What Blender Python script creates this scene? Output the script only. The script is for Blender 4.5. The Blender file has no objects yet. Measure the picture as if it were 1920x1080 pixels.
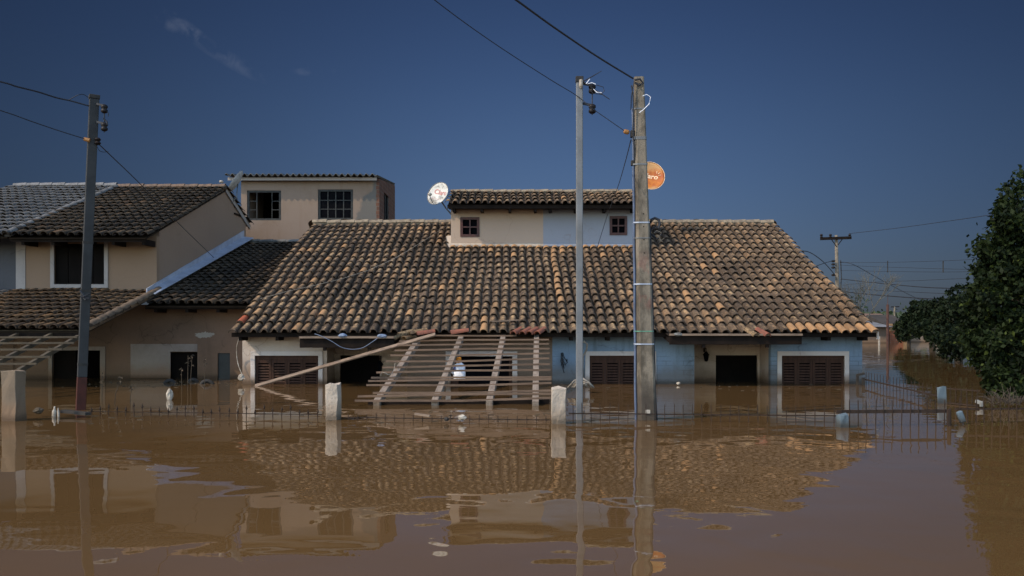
import bpy, math, random
import numpy as np
from mathutils import Vector, Matrix

random.seed(7)
np.random.seed(7)
C = bpy.context.scene.collection
SC = bpy.context.scene
R = math.radians

# ------------------------------------------------------------------ camera
F = 1867.0          # focal length in pixels of a 1920 px wide frame
HC = 1.434          # height of the lens above the flood water
CX, CY = 970.0, 608.0
cam = bpy.data.cameras.new('camera')
cam.lens = 35.0
cam.sensor_width = 36.0
cam.shift_x = -10.0 / 1920
cam.shift_y = 68.0 / 1920
cam.clip_start = 0.1
cam.clip_end = 6000
camo = bpy.data.objects.new('camera', cam)
C.objects.link(camo)
camo.location = (0, 0, HC)
camo.rotation_euler = (R(90), 0, 0)
SC.camera = camo

# ------------------------------------------------------------------ sun and sky
TO_SUN = Vector((-1.0, -0.54, 1.0)).normalized()
SUN_EL = math.asin(TO_SUN.z)
SUN_AZ = math.atan2(TO_SUN.x, TO_SUN.y)
sl = bpy.data.lights.new('sun', 'SUN')
sl.energy = 2.3
sl.angle = R(0.55)
sl.color = (1.0, 0.83, 0.63)
so = bpy.data.objects.new('sun', sl)
C.objects.link(so)
so.rotation_euler = (-TO_SUN).to_track_quat('-Z', 'Y').to_euler()
so.location = (-20, -10, 25)

world = bpy.data.worlds.new('World')
SC.world = world
world.use_nodes = True
wt = world.node_tree
wt.nodes.clear()
def WN(t, **k):
    n = wt.nodes.new(t)
    for a, b in k.items():
        setattr(n, a, b)
    return n
def wmath(op, a, b=None, clamp=False):
    n = WN('ShaderNodeMath', operation=op, use_clamp=clamp)
    for i, v in enumerate((a, b)):
        if v is None:
            continue
        if isinstance(v, (int, float)):
            n.inputs[i].default_value = v
        else:
            wt.links.new(v, n.inputs[i])
    return n.outputs[0]
w_out = WN('ShaderNodeOutputWorld')
w_bg = WN('ShaderNodeBackground')
w_sky = WN('ShaderNodeTexSky', sky_type='NISHITA')
w_sky.sun_disc = False
w_sky.sun_elevation = SUN_EL
w_sky.sun_rotation = SUN_AZ
w_sky.altitude = 20
w_sky.air_density = 1.25
w_sky.dust_density = 0.6
w_sky.ozone_density = 2.2
w_tc = WN('ShaderNodeTexCoord')
w_sep = WN('ShaderNodeSeparateXYZ')
wt.links.new(w_tc.outputs['Generated'], w_sep.inputs[0])
wx, wy, wz = w_sep.outputs
# the northern sky (away from the sun) is a deeper, duller blue; zenith and flanks darker
w_nr = WN('ShaderNodeMapRange', interpolation_type='SMOOTHSTEP')
wt.links.new(wy, w_nr.inputs[0])
w_nr.inputs[1].default_value = 0.0
w_nr.inputs[2].default_value = 0.75
north = w_nr.outputs[0]
side = wmath('POWER', wmath('ABSOLUTE', wmath('ADD', wx, -0.02)), 2.0)
elev = wmath('MAXIMUM', wz, 0.0)
fall = wmath('ADD', wmath('MULTIPLY', side, 6.5), wmath('MULTIPLY', wmath('POWER', elev, 2.0), 6.5))
fac = wmath('DIVIDE', 1.0, wmath('ADD', 1.0, wmath('MULTIPLY', fall, north)))
w_mul = WN('ShaderNodeMix', data_type='RGBA', blend_type='MULTIPLY')
w_mul.inputs[0].default_value = 1.0
w_tint = WN('ShaderNodeMix', data_type='RGBA', blend_type='MIX')
wt.links.new(north, w_tint.inputs[0])
w_tint.inputs[6].default_value = (1.5, 1.48, 1.46, 1)
w_tint.inputs[7].default_value = (0.091, 0.117, 0.186, 1)
wt.links.new(w_sky.outputs[0], w_mul.inputs[6])
wt.links.new(w_tint.outputs[2], w_mul.inputs[7])
w_hr = WN('ShaderNodeMapRange', interpolation_type='SMOOTHSTEP')
wt.links.new(elev, w_hr.inputs[0])
w_hr.inputs[1].default_value = 0.22; w_hr.inputs[2].default_value = 0.0
w_hz = WN('ShaderNodeMix', data_type='RGBA', blend_type='MULTIPLY')
wt.links.new(wmath('MULTIPLY', w_hr.outputs[0], north), w_hz.inputs[0])
wt.links.new(w_mul.outputs[2], w_hz.inputs[6])
w_hz.inputs[7].default_value = (0.74, 0.78, 0.93, 1)
w_mul2 = WN('ShaderNodeVectorMath', operation='SCALE')
wt.links.new(w_hz.outputs[2], w_mul2.inputs[0])
wt.links.new(fac, w_mul2.inputs['Scale'])
# a few thin wisps of cloud
def wisp(px, py, ang, sx, sy):
    d = Vector(((px - CX) / F, 1.0, (CY - py) / F)).normalized()
    s = WN('ShaderNodeVectorMath', operation='SUBTRACT')
    wt.links.new(w_tc.outputs['Generated'], s.inputs[0])
    s.inputs[1].default_value = d
    sp = WN('ShaderNodeSeparateXYZ')
    wt.links.new(s.outputs[0], sp.inputs[0])
    ca, sa = math.cos(ang), math.sin(ang)
    u = wmath('ADD', wmath('MULTIPLY', sp.outputs[0], ca / sx), wmath('MULTIPLY', sp.outputs[2], sa / sx))
    v = wmath('ADD', wmath('MULTIPLY', sp.outputs[0], -sa / sy), wmath('MULTIPLY', sp.outputs[2], ca / sy))
    r2 = wmath('ADD', wmath('ADD', wmath('MULTIPLY', u, u), wmath('MULTIPLY', v, v)),
               wmath('MULTIPLY', wmath('LESS_THAN', wy, 0.0), 99.0))
    return wmath('SUBTRACT', 1.0, r2, clamp=True)
m = wisp(362, 62, R(-38), 0.034, 0.007)
for a in ((420, 105, R(-30), 0.045, 0.008), (457, 122, R(-40), 0.012, 0.006), (588, 134, R(4), 0.022, 0.0045), (330, 55, R(-30), .02, .006)):
    m = wmath('MAXIMUM', m, wmath('MULTIPLY', wisp(*a), 0.75))
w_no = WN('ShaderNodeTexNoise')
w_no.inputs['Scale'].default_value = 60
w_no.inputs['Detail'].default_value = 5
w_no.inputs['Distortion'].default_value = 0.5
wt.links.new(w_tc.outputs['Generated'], w_no.inputs['Vector'])
nz = wmath('MULTIPLY', wmath('SUBTRACT', w_no.outputs[0], 0.44), 4.0, clamp=True)
wm = wmath('MULTIPLY', wmath('MULTIPLY', m, nz), 0.13)
w_cl = WN('ShaderNodeMix', data_type='RGBA', blend_type='MIX')
wt.links.new(wm, w_cl.inputs[0])
wt.links.new(w_mul2.outputs[0], w_cl.inputs[6])
w_cl.inputs[7].default_value = (1.2, 1.3, 1.6, 1)
wt.links.new(w_cl.outputs[2], w_bg.inputs['Color'])
w_bg.inputs['Strength'].default_value = 0.15
wt.links.new(w_bg.outputs[0], w_out.inputs[0])

SC.view_settings.view_transform = 'Standard'
SC.view_settings.look = 'None'
SC.view_settings.exposure = 0.93
SC.view_settings.gamma = 1.0
SC.render.engine = 'CYCLES'
SC.cycles.max_bounces = 6

# ------------------------------------------------------------------ helpers
def at(px, py, d):
    return Vector(((px - CX) / F * d, d, HC + (CY - py) / F * d))
def X(px, d): return (px - CX) / F * d
def Z(py, d): return HC + (CY - py) / F * d

class MB:
    def __init__(s):
        s.v = []; s.f = []; s.c = []; s.m = []; s.cur = 0
    def add(s, vs, fs, col=None):
        n = len(s.v)
        s.v += [tuple(p) for p in vs]
        s.f += [tuple(n + i for i in f) for f in fs]
        s.m += [s.cur] * len(fs)
        s.c += [col or (0.5, 0.5, 0.5, 1)] * len(vs)
        return n
    def box(s, x0, x1, y0, y1, z0, z1):
        s.add([(x0,y0,z0),(x1,y0,z0),(x1,y1,z0),(x0,y1,z0),(x0,y0,z1),(x1,y0,z1),(x1,y1,z1),(x0,y1,z1)],
              [(0,3,2,1),(4,5,6,7),(0,1,5,4),(1,2,6,5),(2,3,7,6),(3,0,4,7)])
    def beam(s, p, q, w, h, up=(0,0,1), w2=None, h2=None):
        p = Vector(p); q = Vector(q); d = (q - p).normalized()
        sd = d.cross(Vector(up))
        if sd.length < 1e-5: sd = d.cross(Vector((0,1,0)))
        sd.normalize(); u = sd.cross(d).normalized()
        vs = []
        for (c, ww, hh) in ((p, w, h), (q, w2 or w, h2 or h)):
            for a, b in ((-1,-1),(1,-1),(1,1),(-1,1)):
                vs.append(c + sd * a * ww / 2 + u * b * hh / 2)
        s.add(vs, [(0,1,2,3),(7,6,5,4),(0,4,5,1),(1,5,6,2),(2,6,7,3),(3,7,4,0)])
    def tube(s, pts, r, seg=6, r2=None):
        pts = [Vector(p) for p in pts]
        n = len(pts); vs = []; fs = []
        ref = Vector((0.13, 0.21, 1)).normalized()
        for i, p in enumerate(pts):
            t = (pts[min(i+1, n-1)] - pts[max(i-1, 0)])
            t = t.normalized() if t.length > 1e-9 else Vector((0,0,1))
            a = t.cross(ref)
            if a.length < 1e-3: a = t.cross(Vector((1,0,0)))
            a.normalize(); b = t.cross(a)
            rr = r if r2 is None else r + (r2 - r) * i / max(1, n-1)
            for k in range(seg):
                th = 2 * math.pi * k / seg
                vs.append(p + a * math.cos(th) * rr + b * math.sin(th) * rr)
        for i in range(n-1):
            for k in range(seg):
                k2 = (k+1) % seg
                fs.append((i*seg+k, i*seg+k2, (i+1)*seg+k2, (i+1)*seg+k))
        fs.append(tuple(range(seg-1, -1, -1))); fs.append(tuple((n-1)*seg+k for k in range(seg)))
        s.add(vs, fs)
    def prism(s, poly, ext):
        n = len(poly); e = Vector(ext)
        vs = [Vector(p) for p in poly] + [Vector(p) + e for p in poly]
        fs = [tuple(range(n)), tuple(range(2*n-1, n-1, -1))]
        for i in range(n):
            j = (i+1) % n
            fs.append((j, i, n+i, n+j))
        s.add(vs, fs)
    def lathe(s, prof, c, axis=(0,0,1), seg=14):
        c = Vector(c); ax = Vector(axis).normalized()
        a = ax.cross(Vector((0.3,0.9,0.1))).normalized(); b = ax.cross(a)
        vs = []; fs = []
        for r, h in prof:
            for k in range(seg):
                th = 2*math.pi*k/seg
                vs.append(c + ax*h + (a*math.cos(th) + b*math.sin(th))*r)
        for i in range(len(prof)-1):
            for k in range(seg):
                k2 = (k+1) % seg
                fs.append((i*seg+k, i*seg+k2, (i+1)*seg+k2, (i+1)*seg+k))
        fs.append(tuple(range(seg-1,-1,-1))); fs.append(tuple((len(prof)-1)*seg+k for k in range(seg)))
        s.add(vs, fs)
    def wall(s, x0, x1, z0, z1, y, th, holes=()):
        """a wall facing -y, cut by rectangular holes (xa, xb, za, zb)"""
        xs = sorted({x0, x1, *[h[0] for h in holes], *[h[1] for h in holes]})
        zs = sorted({z0, z1, *[h[2] for h in holes], *[h[3] for h in holes]})
        xs = [x for x in xs if x0 <= x <= x1]; zs = [z for z in zs if z0 <= z <= z1]
        def solid(i, j):
            if not (0 <= i < len(xs)-1 and 0 <= j < len(zs)-1): return False
            cx = (xs[i]+xs[i+1])/2; cz = (zs[j]+zs[j+1])/2
            return not any(h[0] < cx < h[1] and h[2] < cz < h[3] for h in holes)
        for i in range(len(xs)-1):
            for j in range(len(zs)-1):
                if not solid(i, j): continue
                a, b, c, d = xs[i], xs[i+1], zs[j], zs[j+1]
                s.add([(a,y,c),(b,y,c),(b,y,d),(a,y,d)], [(0,1,2,3)])
                s.add([(a,y+th,c),(b,y+th,c),(b,y+th,d),(a,y+th,d)], [(3,2,1,0)])
                if not solid(i-1, j): s.add([(a,y,c),(a,y,d),(a,y+th,d),(a,y+th,c)], [(0,1,2,3)])
                if not solid(i+1, j): s.add([(b,y,c),(b,y,d),(b,y+th,d),(b,y+th,c)], [(3,2,1,0)])
                if not solid(i, j-1): s.add([(a,y,c),(b,y,c),(b,y+th,c),(a,y+th,c)], [(3,2,1,0)])
                if not solid(i, j+1): s.add([(a,y,d),(b,y,d),(b,y+th,d),(a,y+th,d)], [(0,1,2,3)])

BASE = {}
def _mesh(name, mb, mats, base, smooth):
    me = bpy.data.meshes.new(name)
    b = Vector(base)
    me.from_pydata([(v[0]-b.x, v[1]-b.y, v[2]-b.z) for v in mb.v], [], mb.f)
    mats = mats if isinstance(mats, (list, tuple)) else [mats]
    for m_ in mats: me.materials.append(m_)
    if len(mats) > 1: me.polygons.foreach_set('material_index', mb.m)
    if any(c[3] != 1 or c[0] != 0.5 for c in mb.c):
        at_ = me.attributes.new('tile', 'FLOAT_COLOR', 'POINT')
        at_.data.foreach_set('color', np.array(mb.c, dtype=np.float32).ravel())
    if smooth: me.polygons.foreach_set('use_smooth', [True]*len(me.polygons))
    me.update()
    return me
def tag(o, label=None, cat=None, group=None, kind=None):
    if label: o['label'] = label
    if cat: o['category'] = cat
    if group: o['group'] = group
    if kind: o['kind'] = kind
    return o
def thing(name, label, cat, loc, group=None):
    o = bpy.data.objects.new(name, None)
    o.empty_display_size = 0.2
    C.objects.link(o); o.location = loc
    BASE[o.name] = Vector(loc)
    return tag(o, label, cat, group)
def part(name, mb, mats, parent, label=None, smooth=False, bevel=0.0):
    b = BASE[parent.name]
    o = bpy.data.objects.new(name, _mesh(name, mb, mats, b, smooth))
    C.objects.link(o); o.parent = parent
    BASE[o.name] = b
    if label: o['label'] = label
    if bevel: add_bevel(o, bevel)
    return o
def single(name, mb, mats, label, cat, group=None, smooth=False, bevel=0.0, kind=None, loc=None):
    if loc is None:
        a = np.array(mb.v); loc = ((a[:,0].min()+a[:,0].max())/2, (a[:,1].min()+a[:,1].max())/2, a[:,2].min())
    o = bpy.data.objects.new(name, _mesh(name, mb, mats, loc, smooth))
    C.objects.link(o); o.location = loc
    BASE[o.name] = Vector(loc)
    if bevel: add_bevel(o, bevel)
    return tag(o, label, cat, group, kind)
def structure(name, mb, mats, label=None, smooth=False):
    o = bpy.data.objects.new(name, _mesh(name, mb, mats, (0,0,0), smooth))
    C.objects.link(o); o['kind'] = 'structure'
    if label: o['label'] = label; o['category'] = name.replace('_', ' ')
    return o
def add_bevel(o, w):
    b = o.modifiers.new('bevel', 'BEVEL'); b.width = w; b.segments = 2; b.limit_method = 'ANGLE'
def sag(p, q, s, n=16):
    p = Vector(p); q = Vector(q)
    return [p.lerp(q, i/n) + Vector((0,0,-4*s*(i/n)*(1-i/n))) for i in range(n+1)]

# ------------------------------------------------------------------ materials
class NT:
    def __init__(s, name):
        s.mat = bpy.data.materials.new(name); s.mat.use_nodes = True
        s.t = s.mat.node_tree; s.t.nodes.clear()
        s.out = s.n('ShaderNodeOutputMaterial'); s.b = s.n('ShaderNodeBsdfPrincipled')
        s.l(s.b.outputs[0], s.out.inputs[0])
        s.geo = s.n('ShaderNodeNewGeometry').outputs['Position']
    def n(s, t, **k):
        x = s.t.nodes.new(t)
        for a, b in k.items(): setattr(x, a, b)
        return x
    def l(s, a, b): s.t.links.new(a, b)
    def set(s, sock, v):
        if isinstance(v, bpy.types.NodeSocket): s.l(v, sock)
        elif isinstance(v, (tuple, list)) and len(v) == 3 and sock.type == 'RGBA': sock.default_value = (*v, 1)
        else: sock.default_value = v
    def math(s, op, a, b=0.0, clamp=False):
        x = s.n('ShaderNodeMath', operation=op, use_clamp=clamp)
        s.set(x.inputs[0], a); s.set(x.inputs[1], b)
        return x.outputs[0]
    def noise(s, scale, detail=4, rough=0.55, vec=None, stretch=None, dist=0.0):
        x = s.n('ShaderNodeTexNoise')
        v = vec or s.geo
        if stretch:
            mp = s.n('ShaderNodeMapping'); mp.inputs['Scale'].default_value = stretch
            s.l(v, mp.inputs[0]); v = mp.outputs[0]
        s.l(v, x.inputs['Vector'])
        x.inputs['Scale'].default_value = scale; x.inputs['Detail'].default_value = detail
        x.inputs['Roughness'].default_value = rough; x.inputs['Distortion'].default_value = dist
        return x.outputs[0]
    def step(s, v, lo, hi):
        x = s.n('ShaderNodeMapRange', interpolation_type='SMOOTHSTEP')
        s.set(x.inputs[0], v); x.inputs[1].default_value = lo; x.inputs[2].default_value = hi
        return x.outputs[0]
    def mix(s, f, a, b, mode='MIX'):
        x = s.n('ShaderNodeMix', data_type='RGBA', blend_type=mode)
        s.set(x.inputs[0], f); s.set(x.inputs[6], a); s.set(x.inputs[7], b)
        return x.outputs[2]
    def bump(s, h, strength, dist):
        x = s.n('ShaderNodeBump'); x.inputs['Strength'].default_value = strength; x.inputs['Distance'].default_value = dist
        s.l(h, x.inputs['Height']); s.l(x.outputs[0], s.b.inputs['Normal'])
    def done(s, col, rough=0.8, metal=0.0, spec=0.3):
        s.set(s.b.inputs['Base Color'], col); s.set(s.b.inputs['Roughness'], rough)
        s.b.inputs['Metallic'].default_value = metal; s.b.inputs['Specular IOR Level'].default_value = spec
        return s.mat

def plain(name, c1, c2=None, scale=4, rough=0.8, bump=0.002, bscale=30, metal=0.0, spec=0.3, stretch=None):
    k = NT(name)
    c2 = c2 or tuple(x*0.7 for x in c1)
    n1 = k.noise(scale, 5, 0.6, stretch=stretch)
    col = k.mix(k.step(n1, 0.35, 0.68), c1, c2)
    n2 = k.noise(bscale, 4, 0.6, stretch=stretch)
    col = k.mix(k.math('MULTIPLY', k.step(n2, 0.5, 0.75), 0.35), col, tuple(x*0.55 for x in c2))
    if bump: k.bump(n2, 0.7, bump)
    return k.done(col, rough, metal, spec)

def wall_mat(name, base, dirt, mudcol=(0.16,0.10,0.06), mudz=0.34, mudamt=0.8, streak=0.5, courses=0.0, rbump=0.005):
    """painted render: blotches, rain streaks, dried flood mud above the water"""
    k = NT(name)
    big = k.noise(0.9, 5, 0.6)
    col = k.mix(k.math('MULTIPLY', k.step(big, 0.4, 0.75), 0.55), base, dirt)
    st = k.noise(2.6, 5, 0.6, stretch=(1.6, 1.6, 0.22))
    col = k.mix(k.math('MULTIPLY', k.step(st, 0.52, 0.8), streak), col, dirt)
    vo_ = k.n('ShaderNodeTexVoronoi', feature='DISTANCE_TO_EDGE'); vo_.inputs['Scale'].default_value = 0.75
    wv = k.n('ShaderNodeVectorMath', operation='ADD'); k.l(k.geo, wv.inputs[0])
    wn_ = k.n('ShaderNodeTexNoise'); wn_.inputs['Scale'].default_value = 2.0; wn_.inputs['Detail'].default_value = 5; k.l(k.geo, wn_.inputs['Vector'])
    ws_ = k.n('ShaderNodeVectorMath', operation='SCALE'); ws_.inputs['Scale'].default_value = 0.7; k.l(wn_.outputs['Color'], ws_.inputs[0]); k.l(ws_.outputs[0], wv.inputs[1]); k.l(wv.outputs[0], vo_.inputs['Vector'])
    crk = k.math('SUBTRACT', 1.0, k.step(vo_.outputs['Distance'], 0.0, 0.012))
    col = k.mix(k.math('MULTIPLY', k.math('MULTIPLY', crk, k.step(big, 0.45, 0.6)), 0.45), col, tuple(c*0.4 for c in dirt))
    fine = k.noise(22, 4, 0.6)
    col = k.mix(k.math('MULTIPLY', k.step(fine, 0.5, 0.8), 0.18), col, tuple(c*0.5 for c in dirt))
    sp = k.n('ShaderNodeSeparateXYZ'); k.l(k.geo, sp.inputs[0]); z = sp.outputs[2]
    if courses:
        br = k.n('ShaderNodeTexBrick'); br.inputs['Scale'].default_value = 1.0
        br.inputs['Brick Width'].default_value = 0.42; br.inputs['Row Height'].default_value = 0.11
        br.inputs['Mortar Size'].default_value = 0.012; br.inputs['Mortar Smooth'].default_value = 0.6
        cb = k.n('ShaderNodeCombineXYZ'); k.l(sp.outputs[0], cb.inputs[0]); k.l(z, cb.inputs[1])
        k.l(cb.outputs[0], br.inputs['Vector'])
        worn = k.math('MULTIPLY', k.step(k.noise(1.5, 4), 0.42, 0.6), k.step(k.math('SUBTRACT', 1.0, z), 0.15, 0.5))
        col = k.mix(k.math('MULTIPLY', k.math('MULTIPLY', br.outputs['Fac'], worn), courses), col, tuple(c*0.35 for c in dirt))
    wob = k.math('ADD', z, k.math('MULTIPLY', k.math('SUBTRACT', k.noise(1.8, 5, 0.65), 0.5), 0.5))
    mud = k.math('SUBTRACT', 1.0, k.step(wob, mudz*0.25, mudz))
    tide = k.math('SUBTRACT', 1.0, k.step(k.math('ADD', z, k.math('MULTIPLY', fine, 0.08)), 0.06, 0.19))
    col = k.mix(k.math('MULTIPLY', mud, mudamt), col, mudcol)
    col = k.mix(k.math('MULTIPLY', tide, 0.85), col, tuple(c*0.45 for c in mudcol))
    k.bump(k.math('ADD', fine, k.noise(6, 3)), 0.7, rbump)
    return k.done(col, 0.88, 0, 0.2)

def tile_mat(name, dark, mid, light, orange, red_at=0.965, lit=0.9, mould=0.55):
    """weathered barrel tile: every tile has its own clay tone, grime and lichen"""
    k = NT(name)
    a = k.n('ShaderNodeAttribute', attribute_name='tile')
    sp = k.n('ShaderNodeSeparateColor'); k.l(a.outputs['Color'], sp.inputs[0])
    r1, across, along = sp.outputs[0], sp.outputs[1], sp.outputs[2]
    r2 = a.outputs['Alpha']
    col = k.mix(k.step(r1, 0.25, 0.7), dark, mid)
    col = k.mix(k.math('MULTIPLY', k.step(r1, 0.72, 0.9), 0.8), col, orange)
    patch = k.noise(9, 6, 0.75)
    big = k.noise(0.55, 4, 0.6)
    # paler worn crown of the tile with a ragged outline
    cr = k.math('SUBTRACT', 1.0, k.math('MULTIPLY', k.math('ABSOLUTE', k.math('SUBTRACT', across, 0.52)), 2.6), clamp=True)
    al = k.math('SUBTRACT', 1.0, k.math('MULTIPLY', k.math('ABSOLUTE', k.math('SUBTRACT', along, k.math('ADD', .25, k.math('MULTIPLY', r2, .4)))), 0.85), clamp=True)
    wear = k.math('ADD', k.math('MULTIPLY', k.math('MULTIPLY', cr, al), .8), k.math('ADD', k.math('MULTIPLY', k.math('SUBTRACT', patch, 0.5), 2.8), k.math('MULTIPLY', k.math('SUBTRACT', r2, 0.5), 0.30)))
    lightc = k.mix(r1, light, orange)
    col = k.mix(k.math('MULTIPLY', k.step(wear, 0.40, 0.78), lit), col, lightc)
    # black mould
    bl = k.math('ADD', k.noise(17, 6, 0.75), k.math('MULTIPLY', k.math('SUBTRACT', big, 0.5), 1.0))
    col = k.mix(k.math('MULTIPLY', k.math('MULTIPLY', k.step(bl, 0.42, 0.58), mould), k.math('SUBTRACT', 1.0, k.math('MULTIPLY', k.step(r1, .8, .86), .75))), col, tuple(c*0.34 for c in dark))
    stk = k.noise(1.1, 4, 0.6, stretch=(2.4, 0.3, 0.3))
    col = k.mix(k.math('MULTIPLY', k.step(stk, 0.48, 0.68), 0.5), col, tuple(c*0.45 for c in dark))
    # grey-white lichen
    li = k.noise(30, 4, 0.75)
    col = k.mix(k.math('MULTIPLY', k.step(li, 0.56, 0.68), 0.55), col, tuple(c*0.9 for c in light[:1])+tuple(c*0.95 for c in light[1:2])+(light[2]*1.35,))
    col = k.mix(k.step(r1, red_at, red_at + 0.001), col, (0.26, 0.065, 0.03))
    k.bump(k.math('ADD', patch, k.noise(70, 3)), 0.7, 0.006)
    return k.done(col, 0.9, 0, 0.2)

M = {}
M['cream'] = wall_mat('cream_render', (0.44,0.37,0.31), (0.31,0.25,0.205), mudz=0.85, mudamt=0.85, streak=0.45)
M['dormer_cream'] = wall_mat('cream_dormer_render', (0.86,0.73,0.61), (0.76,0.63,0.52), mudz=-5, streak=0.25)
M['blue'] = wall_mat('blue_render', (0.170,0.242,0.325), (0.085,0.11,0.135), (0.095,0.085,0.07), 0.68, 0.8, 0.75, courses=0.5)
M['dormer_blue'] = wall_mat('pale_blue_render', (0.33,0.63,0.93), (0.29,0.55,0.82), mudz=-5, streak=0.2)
M['porch'] = wall_mat('porch_render', (0.44,0.35,0.28), (0.28,0.21,0.16), mudz=0.45, streak=0.5)
M['tanwall_shaded'] = wall_mat('shaded_tan_render', (0.165,0.122,0.09), (0.11,0.08,0.058), (0.075,0.05,0.032), 0.6, 0.7, 0.4)  # eave shade and mud are both put into this wall's darker brown
M['brown'] = wall_mat('brown_render', (0.155,0.10,0.067), (0.08,0.054,0.036), (0.10,0.065,0.04), 0.42, 0.7, 0.5)
M['beige'] = wall_mat('beige_render', (0.27,0.205,0.155), (0.21,0.16,0.122), mudz=-5, streak=0.2)
M['pink'] = wall_mat('beige_side_render', (0.37,0.29,0.25), (0.29,0.23,0.20), mudz=-5, streak=0.15)
M['greywall'] = wall_mat('dark_grey_render', (0.06,0.06,0.065), (0.04,0.04,0.042), mudz=0.4, streak=0.4)
M['raw'] = wall_mat('raw_render', (0.27,0.268,0.262), (0.115,0.105,0.095), mudz=-5, streak=0.75)
M['trim'] = wall_mat('window_surround_paint', (0.46,0.41,0.37), (0.32,0.28,0.25), mudz=0.28, mudamt=0.7, streak=0.3)
M['trim_dull'] = wall_mat('dull_surround_paint', (0.26,0.23,0.21), (0.19,0.165,0.15), mudz=0.3, streak=0.4)
M['palepanel'] = wall_mat('pale_panel_paint', (0.24,0.205,0.175), (0.13,0.10,0.08), mudz=0.5, mudamt=0.8, streak=0.5)
M['pillar'] = wall_mat('white_plaster', (0.36,0.30,0.24), (0.21,0.17,0.13), (0.20,0.15,0.105), 0.34, 0.75, 0.6, rbump=0.02)
M['pillar_tan'] = wall_mat('tan_plaster', (0.17,0.125,0.085), (0.11,0.08,0.055), mudz=0.4, streak=0.4)
M['pillar_blue'] = wall_mat('blue_white_plaster', (0.085,0.115,0.135), (0.055,0.072,0.083), (0.07,0.07,0.065), 0.12, 0.6, 0.3)
M['tile'] = tile_mat('weathered_clay_tile', (0.068,0.047,0.031), (0.096,0.065,0.040), (0.38,0.265,0.14), (0.33,0.18,0.080), 0.998, 0.85, 0.58)
M['tile_dark'] = tile_mat('mouldy_clay_tile', (0.026,0.019,0.012), (0.042,0.030,0.018), (0.15,0.107,0.057), (0.115,0.065,0.032), 2.0, 0.6, 0.6)
M['tile_warm'] = tile_mat('brown_clay_tile', (0.040,0.026,0.015), (0.078,0.048,0.024), (0.19,0.115,0.048), (0.16,0.082,0.032), 2.0, 0.8, 0.6)
M['tile_grey'] = tile_mat('grey_painted_tile', (0.082,0.076,0.068), (0.110,0.102,0.090), (0.215,0.200,0.178), (0.115,0.106,0.095), 2.0, 0.5, 0.3)
M['tile_red'] = plain('fresh_clay_tile', (0.20,0.065,0.036), (0.12,0.048,0.032), 8, 0.85, 0.003)
M['ridge'] = plain('ridge_mortar', (0.21,0.165,0.11), (0.11,0.085,0.06), 7, 0.9, 0.006, 25)
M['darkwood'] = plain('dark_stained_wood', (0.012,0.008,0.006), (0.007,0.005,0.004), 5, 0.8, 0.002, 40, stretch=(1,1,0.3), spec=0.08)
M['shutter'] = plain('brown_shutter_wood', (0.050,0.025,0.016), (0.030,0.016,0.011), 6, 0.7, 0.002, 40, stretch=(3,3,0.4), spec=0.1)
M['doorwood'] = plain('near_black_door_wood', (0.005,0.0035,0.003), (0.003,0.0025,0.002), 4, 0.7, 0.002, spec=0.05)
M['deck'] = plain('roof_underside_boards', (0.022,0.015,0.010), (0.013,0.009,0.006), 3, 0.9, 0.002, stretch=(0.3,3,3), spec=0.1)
M['board'] = plain('weathered_board', (0.19,0.135,0.095), (0.11,0.078,0.056), 5, 0.85, 0.003, 30, stretch=(0.4,3,3))
M['batten'] = plain('roof_batten_wood', (0.145,0.092,0.060), (0.085,0.054,0.036), 4, 0.85, 0.003, 30, stretch=(0.4,5,5))
M['rafter'] = plain('rafter_wood', (0.22,0.172,0.132), (0.135,0.103,0.078), 4, 0.85, 0.003, 30, stretch=(4,0.6,4))
M['rafter_dull'] = plain('mud_stained_wood', (0.065,0.049,0.030), (0.038,0.029,0.019), 4, 0.85, 0.003)
M['glass'] = plain('dark_window_glass', (0.005,0.005,0.006), (0.003,0.003,0.004), 2, 0.35, 0, spec=0.0)
M['ironframe'] = plain('painted_iron_frame', (0.045,0.045,0.042), (0.03,0.03,0.028), 8, 0.7, 0.001, spec=0.1)
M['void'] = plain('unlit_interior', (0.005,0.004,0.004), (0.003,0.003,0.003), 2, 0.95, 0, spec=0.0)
M['iron'] = plain('rusty_iron', (0.026,0.019,0.015), (0.036,0.023,0.017), 9, 0.85, 0.001, 60, spec=0.1)
M['rust'] = plain('rust', (0.075,0.032,0.022), (0.05,0.024,0.018), 12, 0.85, 0.001)
M['steel'] = plain('galvanised_steel', (0.135,0.138,0.14), (0.10,0.103,0.106), 3, 0.6, 0.0006, 50, metal=0.15, spec=0.3)
M['redpaint'] = plain('dull_red_paint', (0.060,0.021,0.016), (0.04,0.017,0.013), 6, 0.8, 0.001, spec=.1)
M['cable'] = plain('black_cable_sheath', (0.018,0.020,0.026), (0.012,0.013,0.016), 10, 0.6, 0)
M['bluepipe'] = plain('blue_grey_conduit', (0.075,0.10,0.16), (0.05,0.065,0.10), 5, 0.55, 0)
M['white'] = plain('white_plastic', (0.74,0.74,0.76), (0.62,0.62,0.64), 5, 0.5, 0.0005)
M['dirtywhite'] = plain('muddy_white_plastic', (0.36,0.32,0.265), (0.20,0.165,0.125), 12, 0.7, 0.002)
M['orange'] = plain('orange_plastic', (0.75,0.28,0.02), (0.6,0.2,0.015), 6, 0.5, 0)
M['amber'] = plain('faded_amber_plastic', (0.26,0.12,0.03), (0.18,0.08,0.02), 6, .6, 0)
M['steel_dull'] = plain('dull_dark_steel', (0.030,0.030,0.030), (0.021,0.021,0.021), 3, .7, .0006, 50, spec=.2)
M['bluestrap'] = plain('dark_blue_plastic', (0.03,0.04,0.16), (0.02,0.03,0.11), 6, 0.5, 0)
M['ceramic'] = plain('brown_ceramic_insulator', (0.012,0.009,0.008), (0.008,0.006,0.006), 8, 0.5, 0, spec=0.15)
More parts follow.
